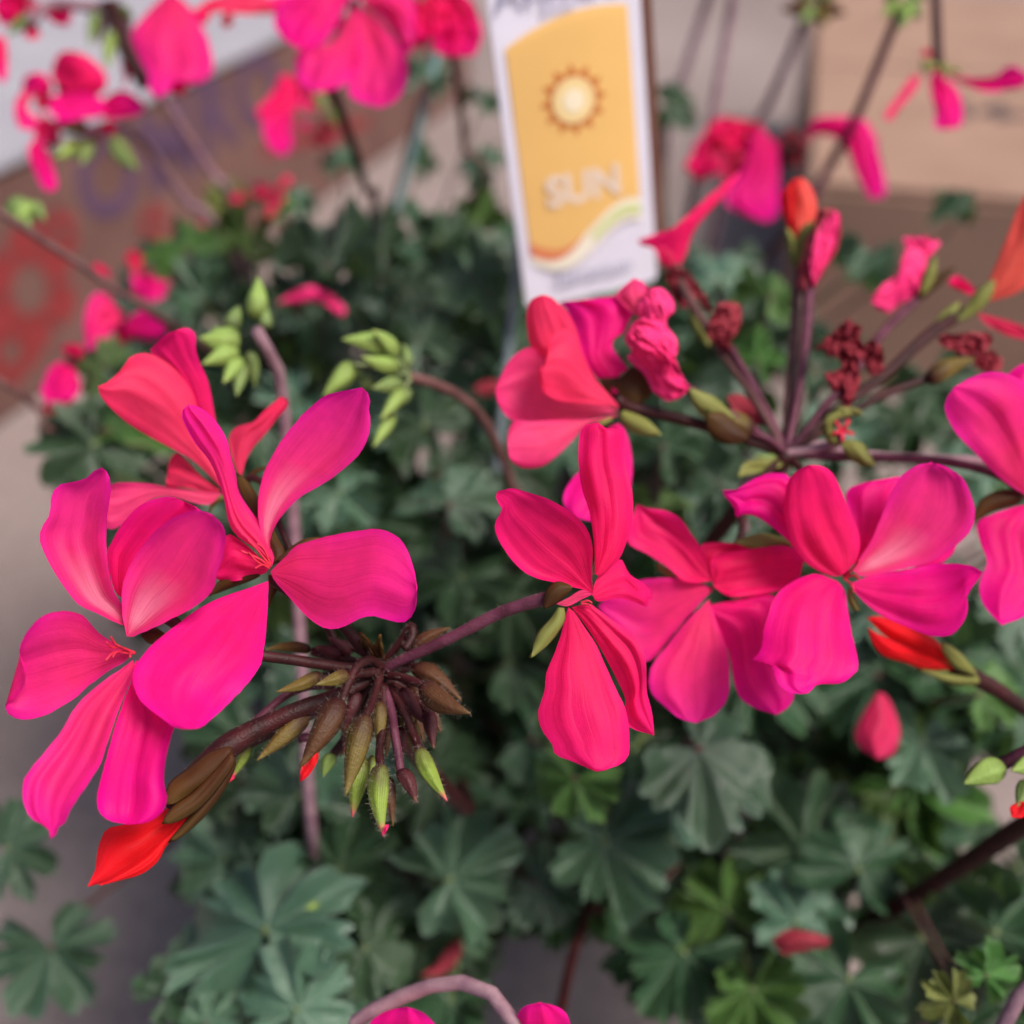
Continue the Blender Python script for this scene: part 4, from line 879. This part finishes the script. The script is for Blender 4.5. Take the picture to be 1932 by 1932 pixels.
def ruffle(fl, x, y, rad, n, d, mats, seed):
    rr = random.Random(seed)
    for k in range(n):
        a = rr.uniform(0, 6.283); q = rad * rr.uniform(.1, .75); bx, by = x + q * math.cos(a), y + q * math.sin(a) * .8
        a2 = rr.uniform(0, 6.283); ln = rad * rr.uniform(.55, .9); wd = ln * rr.uniform(.28, .42)
        ca, sa = math.cos(a2), math.sin(a2)
        o = ' '.join(('*' if i == 3 else '') + f'{bx + ca * u * ln - sa * v * wd:.1f},{by + sa * u * ln + ca * v * wd:.1f}' for i, (u, v) in enumerate(((0, 0), (.35, .6), (.75, 1), (1, .1), (.8, -1), (.35, -.6))))
        dz = d + rr.uniform(-.006, .010)
        petal('petal', fl, 'M', o, dz, dz + rr.uniform(-.008, .004), PM[rr.choice(mats)], cup=rr.uniform(-.002, .003), rip=.002, nu=14, nv=10)
FL = [o for o in bpy.data.objects if o.name.startswith('flower') and not o.name.startswith('flower_stalk')]
def near(x, y, pl):
    def key(o):
        rel = WORG[o.name] - CAM; dz = rel.dot(FWD)
        return (966 + rel.dot(RGT) / dz / TF * 966 - x) ** 2 + (966 - rel.dot(UPV) / dz / TF * 966 - y) ** 2
    return min((o for o in FL if o.parent == pl), key=key)
for x, y, rad, n, d, ms, pl in [(1370, 300, 75, 9, .415, ('rose', 'dull', 'hot'), D_), (1440, 300, 50, 5, .42, ('dull', 'wilt'), D_), (1600, 270, 50, 4, .405, ('hot', 'pink'), D_), (95, 190, 65, 7, .355, ('rose', 'hot', 'dull'), C_),
        (40, 25, 55, 6, .36, ('dull', 'rose'), C_), (820, 45, 62, 7, .335, ('rose', 'dull', 'hot'), C_), (540, 215, 50, 5, .41, ('rose', 'hot'), C_), (560, 10, 60, 5, .33, ('hot', 'pink'), C_), (200, 590, 45, 4, .335, ('hot', 'rose'), C_), (110, 720, 45, 4, .325, ('hot', 'rose'), C_),
        (285, 520, 40, 4, .37, ('coral', 'hot'), C_), (480, 365, 45, 5, .42, ('coral', 'dull'), C_), (640, 40, 60, 4, .315, ('pink', 'hot'), C_), (340, 60, 50, 3, .345, ('pink',), C_), (430, 10, 60, 5, .345, ('coral', 'rose'), C_)]:
    ruffle(near(x, y, pl), x, y, rad, n, d, ms, int(x + y))
# ------------------------------------------------------------------ leaves
KEY = [  # plant, x, y, depth, radius px, roll, tip right, tip up, kind, variant
    (A_, 500, 1755, .262, 200, 330, -14, 26, 'grey', 4), (A_, 560, 1905, .250, 130, 20, 8, 22, 'grey', 7), (A_, 95, 1790, .300, 130, 160, 12, 20, 'grey', 2),
    (B_, 1318, 1415, .262, 180, 115, 12, 28, 'grey', 3), (A_, 1085, 1470, .258, 92, 200, -8, 18, 'young', 4), (A_, 1140, 1590, .285, 140, 170, 18, 22, 'grey', 5),
    (A_, 850, 1660, .275, 140, 60, 16, 24, 'grey', 1), (C_, 175, 840, .300, 128, 240, -18, 12, 'leaf', 2), (C_, 195, 690, .310, 72, 300, -5, 20, 'young', 3),
    (C_, 350, 470, .360, 82, 330, 4, 26, 'young', 4), (C_, 620, 500, .345, 108, 30, 6, 34, 'grey', 5), (C_, 885, 510, .330, 92, 160, 4, 30, 'leaf', 0),
    (A_, 790, 640, .330, 78, 40, 8, 30, 'grey', 1), (A_, 640, 930, .300, 92, 150, 6, 26, 'grey', 2), (A_, 850, 950, .290, 112, 20, 0, 28, 'grey', 3), (A_, 870, 1090, .300, 110, 200, 10, 22, 'leaf', 4),
    (A_, 700, 1420, .290, 140, 350, -10, 30, 'grey', 5), (A_, 560, 1500, .285, 120, 330, 4, 30, 'grey', 0), (A_, 460, 1480, .300, 100, 280, -14, 22, 'leaf', 1),
    (B_, 1520, 1600, .290, 150, 350, 4, 26, 'leaf', 2), (B_, 1620, 1640, .280, 130, 20, 6, 28, 'leaf', 3), (B_, 1370, 1720, .285, 120, 330, -10, 20, 'young', 4), (B_, 1290, 1800, .280, 120, 210, -6, 14, 'leaf', 5),
    (B_, 1500, 1740, .278, 115, 10, 6, 24, 'grey', 0), (B_, 1740, 1770, .280, 190, 120, 10, 16, 'leaf', 1), (B_, 1740, 1400, .285, 120, 180, 10, 26, 'grey', 2), (B_, 1850, 1310, .275, 90, 60, 4, 20, 'young', 3),
    (C_, 15, 1600, .290, 110, 60, 14, 26, 'grey', 4), (A_, 315, 1875, .262, 72, 40, -4, 20, 'grey', 5), (A_, 390, 1930, .255, 70, 60, 8, 22, 'grey', 0), (B_, 1800, 1890, .215, 62, 300, -8, 16, 'pale', 1), (B_, 1860, 1840, .225, 70, 30, 8, 10, 'young', 2),
    (D_, 1360, 530, .350, 90, 0, 4, 28, 'grey', 3), (B_, 1455, 560, .330, 80, 40, 0, 26, 'young', 4), (D_, 1610, 515, .360, 76, 70, 12, 30, 'grey', 5), (B_, 1430, 680, .30, 60, 10, 0, 20, 'young', 1), (D_, 1265, 200, .46, 62, 80, 6, 10, 'leaf', 0), (D_, 1810, 392, .42, 52, 300, 0, 20, 'leaf', 1),
    (C_, 430, 380, .43, 55, 300, -6, 26, 'pale', 2), (C_, 500, 385, .42, 58, 20, 4, 26, 'young', 3), (C_, 555, 375, .43, 52, 60, 8, 26, 'grey', 4), (C_, 470, 440, .41, 62, 200, -4, 20, 'young', 5), (C_, 640, 310, .45, 46, 330, -4, 20, 'leaf', 0), (C_, 790, 310, .46, 44, 20, 6, 20, 'leaf', 1),
    (C_, 800, 150, .40, 60, 10, 10, 24, 'grey', 2), (C_, 920, 310, .45, 60, 300, -6, 24, 'leaf', 3), (C_, 910, 190, .47, 42, 40, 0, 22, 'leaf', 4), (C_, 900, 420, .42, 60, 20, 8, 24, 'young', 5),
    (B_, 1250, 840, .300, 95, 20, 6, 24, 'leaf', 1), (B_, 1240, 960, .290, 80, 170, -4, 22, 'young', 2), (A_, 960, 1250, .31, 120, 60, 12, 22, 'leaf', 3), (A_, 800, 800, .31, 100, 330, -6, 28, 'leaf', 4),
    (B_, 1880, 1760, .27, 130, 90, 6, 20, 'leaf', 5), (B_, 1600, 1850, .27, 150, 200, 0, 16, 'leaf', 0), (A_, 640, 1640, .28, 110, 60, 10, 28, 'leaf', 1), (A_, 420, 1620, .30, 110, 300, -16, 26, 'grey', 2), (A_, 690, 1790, .275, 100, 120, 10, 18, 'leaf', 3),
    (C_, 720, 470, .37, 80, 20, 6, 26, 'leaf', 1), (C_, 770, 545, .36, 85, 60, 10, 28, 'leaf', 7), (C_, 670, 570, .35, 90, 330, -6, 28, 'grey', 8), (C_, 560, 560, .35, 80, 300, -10, 26, 'leaf', 9), (C_, 830, 450, .38, 70, 20, 4, 24, 'leaf', 2), (C_, 945, 485, .37, 70, 40, 8, 22, 'leaf', 3), (C_, 540, 470, .37, 70, 350, 0, 24, 'young', 6), (C_, 380, 560, .35, 70, 330, -6, 24, 'grey', 5),
    (A_, 850, 1890, .285, 90, 200, -4, 12, 'leaf', 5), (A_, 950, 1640, .31, 120, 200, 0, 10, 'leaf', 7), (A_, 1060, 1690, .32, 110, 160, 6, 6, 'leaf', 8), (B_, 1210, 1790, .30, 110, 190, 4, 10, 'leaf', 9), (A_, 820, 1760, .30, 110, 220, -6, 10, 'leaf', 3), (B_, 1240, 1650, .31, 130, 160, 0, 20, 'leaf', 4), (B_, 1420, 1870, .27, 110, 170, 0, 16, 'young', 5)]
for k in KEY: cleaf(*k)
poly = [(300, 470), (420, 420), (560, 440), (760, 470), (900, 400), (960, 430), (1230, 470), (1340, 470), (1560, 560), (1640, 680), (1932, 760), (1980, 800), (1980, 1980), (1290, 1980), (1260, 1760), (1130, 1650), (960, 1680), (880, 1760), (860, 1980), (330, 1980),
        (350, 1700), (430, 1560), (360, 1380), (300, 1100), (180, 960), (180, 820), (240, 640)]
def inside(x, y):
    c = False; n = len(poly)
    for i in range(n):
        (x1, y1), (x2, y2) = poly[i], poly[(i + 1) % n]
        if (y1 > y) != (y2 > y) and x < (x2 - x1) * (y - y1) / (y2 - y1) + x1: c = not c
    return c
def surf(y):
    t = [(400, .405), (900, .325), (1400, .300), (1980, .285)]
    for (a, da), (b, db) in zip(t, t[1:]):
        if y <= b: return da + (db - da) * max(0, (y - a)) / (b - a)
    return t[-1][1]
placed = []; tries = 0
while len(placed) < 300 and tries < 16000:
    tries += 1
    x, y = random.uniform(150, 1980), random.uniform(400, 1980)
    if not inside(x, y): continue
    d = surf(y) + random.choice((.0, .02, .045, .07)) + random.uniform(0, .012)
    p = P(x, y, d)
    if any((p - q).length < .0125 for q in placed): continue
    placed.append(p)
    pl = (A_ if x < 1060 else B_) if y > 620 else (C_ if x < 1060 else D_)
    cr = CROWN[pl.name]; out = (p - cr); out.z *= .25; out.normalize()
    nrm = Vector((0, -.25, 1)) + out * random.uniform(.0, .7) + Vector((random.uniform(-.75, .75), random.uniform(-.85, .6), 0))
    tdir = out + Vector((random.uniform(-.7, .7), random.uniform(-.7, .7), -.2))
    leaf(pl, p, random.uniform(.011, .024), nrm, tdir, random.choices(('leaf', 'grey', 'young'), (3, 5, 1.2) if y < 1150 else (6, 2.6, .5))[0])
# small pale tip on the front plant
bud(s1, A_, 'M', (600, 1705), (575, 1713), 17, .255, .252, 'lime')

for pn, (hv, hf) in HAIR.items():
    pm = bpy.data.materials.get('plant_hair')
    if not pm:
        pm, N, L, bs = mat('plant_hair'); r = ramp(N, [(.3, (.26, .20, .17)), (.7, (.38, .32, .27))]); L.new(noisetex(N, L, 300, 1), r.inputs[0]); L.new(r.outputs[0], bs.inputs['Base Color']); bs.inputs['Roughness'].default_value = .6
    add('hairs', hv, hf, pm, bpy.data.objects[pn], smooth=False, kind='stuff')

# fallen petals
def fallen(c, s, db, dt, m, label, **kw):
    o = petal('fallen_petal', None, c, s, db, dt, PM[m], **kw); tag(o, label, 'petal')
fallen('L', '1380,40 1330,110 1295,190 1310,240 *1380,292 1440,270 1465,190 1440,100 1410,50', .262, .258, 'dull', 'curled pink petal caught on the leaves below the red bud', cup=.004)
fallen('L', '980,975 1040,935 1120,940 *1205,965 1190,1000 1100,1010 1030,1025', .258, .256, 'wilt', 'dull red petal lying flat among dark leaves', cup=.002)
fallen('K', '1730,960 1690,990 1640,1060 *1580,1110 1640,1110 1700,1080 1740,1010', .285, .280, 'wilt', 'narrow dark red petal near the bare concrete patch', cup=.002)
fallen('J', '1780,560 1830,530 *1900,540 1880,580 1820,590', .31, .31, 'wilt', 'small red petal resting behind the grey tag stake', cup=.001)

# ------------------------------------------------------------------ plant tag
BL, BR = P(994, 583, .312), None
best = None
for i in range(40):
    for j in range(40):
        b = P(1240, 527, .300 + .0012 * i); t = P(917, 0, .245 + .0018 * j)
        e1 = ((b - BL).normalized().dot((t - BL).normalized())); tr = t + b - BL
        rel = tr - CAM; dz = rel.dot(FWD)
        sx = 966 + rel.dot(RGT) / dz / TF * 966; sy = 966 - rel.dot(UPV) / dz / TF * 966
        xat = sx + (0 - sy) * (1240 - sx) / (527 - sy) if abs(527 - sy) > 1 else sx
        sc = abs(e1) * 400 + abs(xat - 1207)
        if best is None or sc < best[0]: best = (sc, b, t)
BR, TL = best[1], best[2]
tu = (BR - BL); TW = tu.length; tu.normalize(); tv = TL - BL; tv = (tv - tu * tv.dot(tu)); TH = tv.length; tv.normalize(); tn = tu.cross(tv)
if tn.dot(CAM - BL) < 0: tn = -tn
tagE = empty('plant_tag', BL + tu * TW * .1 - tv * .05); tag(tagE, 'white and yellow plant tag printed with a sun', 'plant tag')
H2 = TH + .022
def card(name, x0, x1, y0, y1, z, th, m, rad=.002):
    out = []
    for cx_, cy_, a0 in ((x1 - rad, y1 - rad, 0), (x0 + rad, y1 - rad, 90), (x0 + rad, y0 + rad, 180), (x1 - rad, y0 + rad, 270)):
        for k in range(6): a = R(a0 + k * 18); out.append((cx_ + rad * math.cos(a), cy_ + rad * math.sin(a)))
    return plate(name, out, z, th, m)
def tp_(x, y, z):
    cv_ = .0012 * math.sin(math.pi * x / TW)
    return BL + tu * x + tv * y + tn * (z + cv_)
def plate(name, out, z, th, m):
    n = len(out); V = [tp_(x, y, z) for x, y in out] + [tp_(x, y, z - th) for x, y in out]
    F = [tuple(range(n)), tuple(range(2 * n - 1, n - 1, -1))] + [(k, k + n, (k + 1) % n + n, (k + 1) % n) for k in range(n)]
    return add(name, V, F, m, tagE, smooth=False)
def flat(name, c, rough=.35):
    m, N, L, bs = mat(name); r = ramp(N, [(.3, tuple(v * .95 for v in c)), (.7, c)]); L.new(noisetex(N, L, 60, 3), r.inputs[0]); L.new(r.outputs[0], bs.inputs['Base Color'])
    bs.inputs['Roughness'].default_value = rough; bs.inputs['Specular IOR Level'].default_value = .3
    t = N.new('ShaderNodeBsdfTranslucent'); L.new(r.outputs[0], t.inputs[0]); ms = N.new('ShaderNodeMixShader'); ms.inputs[0].default_value = .3
    L.new(bs.outputs[0], ms.inputs[1]); L.new(t.outputs[0], ms.inputs[2]); L.new(ms.outputs[0], N['Material Output'].inputs[0]); return m
TWH = flat('tag_white', (.80, .77, .86)); TYE = flat('tag_yellow', (.88, .55, .19)); TOR = flat('tag_orange', (.62, .22, .06)); TCR = flat('tag_cream', (.93, .74, .36)); TGR = flat('tag_green', (.62, .68, .30))
TBR = flat('tag_brown', (.16, .07, .05)); TIN = flat('tag_ink', (.42, .42, .55)); TLI = flat('tag_pale', (.84, .70, .58)); TCO = flat('tag_coral', (.78, .26, .12)); TCE = flat('tag_pale_yellow', (.92, .86, .70))
W_ = TW
card('tag_plate', 0, W_, 0, H2, 0, .0006, TWH)
card('backing_card', W_ - .006, W_ + .0038, .002, H2 - .002, -.0016, .0006, TBR)
yb, yt = TH * .165, TH * .845
def wave(x): return yb + TH * .088 + TH * .062 * math.sin((x / W_ - .55) * math.pi * 1.9) 
x0, x1 = W_ * .075, W_ * .905
def strip(name, fa, fb, xa, xb, z, m, n=24):
    o = [(xa + (xb - xa) * k / n, fb(xa + (xb - xa) * k / n)) for k in range(n + 1)] + [(xa + (xb - xa) * k / n, fa(xa + (xb - xa) * k / n)) for k in range(n, -1, -1)]
    o = o[::-1]; nn = len(o); half = n + 1
    V = [tp_(x, y, z) for x, y in o]; F = [(k, k + 1, nn - 2 - k, nn - 1 - k) for k in range(n)]
    return add(name, V, F, m, tagE, smooth=False)
def top(x): return yt + TH * .085 * (1 - ((x / W_ - .66) / .62) ** 2)
strip('yellow_panel', wave, top, x0, x1, .0002, TYE)
strip('coral_swoosh', lambda x: wave(x) - TH * .045 * max(0, 1 - ((x - x0) / (W_ * .40)) ** 2), wave, x0, x0 + W_ * .40, .00022, TCO)
strip('cream_swoosh', lambda x: wave(x) - TH * .075, lambda x: wave(x) + TH * .004, x0, x1, .00012, TCE)
strip('green_swoosh', lambda x: wave(x) - TH * .055 + TH * .002, lambda x: wave(x) - TH * .022, x0 + W_ * .46, x1, .00032, TGR)
sx_, sy_ = W_ * .485, TH * .668
def disc(name, fr, n, z, m, xx=None):
    o = [(sx_ + fr(k) * math.cos(2 * math.pi * k / n), sy_ + fr(k) * math.sin(2 * math.pi * k / n)) for k in range(n)]
    V = [tp_(sx_, sy_, z)] + [tp_(x, y, z) for x, y in o]; F = [(0, 1 + k, 1 + (k + 1) % n) for k in range(n)]
    return add(name, V, F, m, tagE, smooth=False)
rs = W_ * .148
disc('sun_rays', lambda k: rs * (1.55 if k % 4 == 0 else (1.28 if k % 2 else 1.1)), 48, .00035, TOR)
disc('sun_disc', lambda k: rs * .98, 40, .0005, TCR); disc('sun_core', lambda k: rs * .5, 32, .00065, flat('tag_sun_core', (.95, .86, .64)))
text_part('word_sun', 'SUN', TH * .135, TLI, tagE, tp_(W_ * .50, TH * .385, .00032 - .0001), tu, tv, .00005, .0004)
text_part('word_geranium', 'Geranium', W_ * .145, TIN, tagE, tp_(W_ * .52, TH * .085, .00012), tu, tv, .00005)
text_part('brand_word', 'AnnCo', W_ * .30, TIN, tagE, tp_(W_ * .49, TH * 1.015, .00012), tu, tv, .0001)
text_part('small_print', 'annual', W_ * .09, flat('tag_faint_ink', (.66, .64, .78)), tagE, tp_(W_ * .46, TH * .955, .00012), tu, tv, .00005)
STK = flat('stake_grey', (.24, .29, .31), .4); STT = flat('stake_teal', (.13, .22, .22), .4)
tube('stake', [tp_(W_ * .03, TH * .25, -.0035), P(970, 560, .322), P(942, 830, .335), P(925, 1000, .36), Vector((-.02, .345, .10))], .0014, .0016, STK, tagE, n=10)
stk = tube('plant_stake', [P(826, 95, .40), P(787, 256, .405), P(748, 388, .41), P(722, 480, .42), Vector((-.115, .52, .10))], .0013, .0016, STT, None, n=10)
tag(stk, 'thin teal support stick pushed into the pot by the printed carton', 'stake')

scene.render.resolution_x = 1024; scene.render.resolution_y = 1024
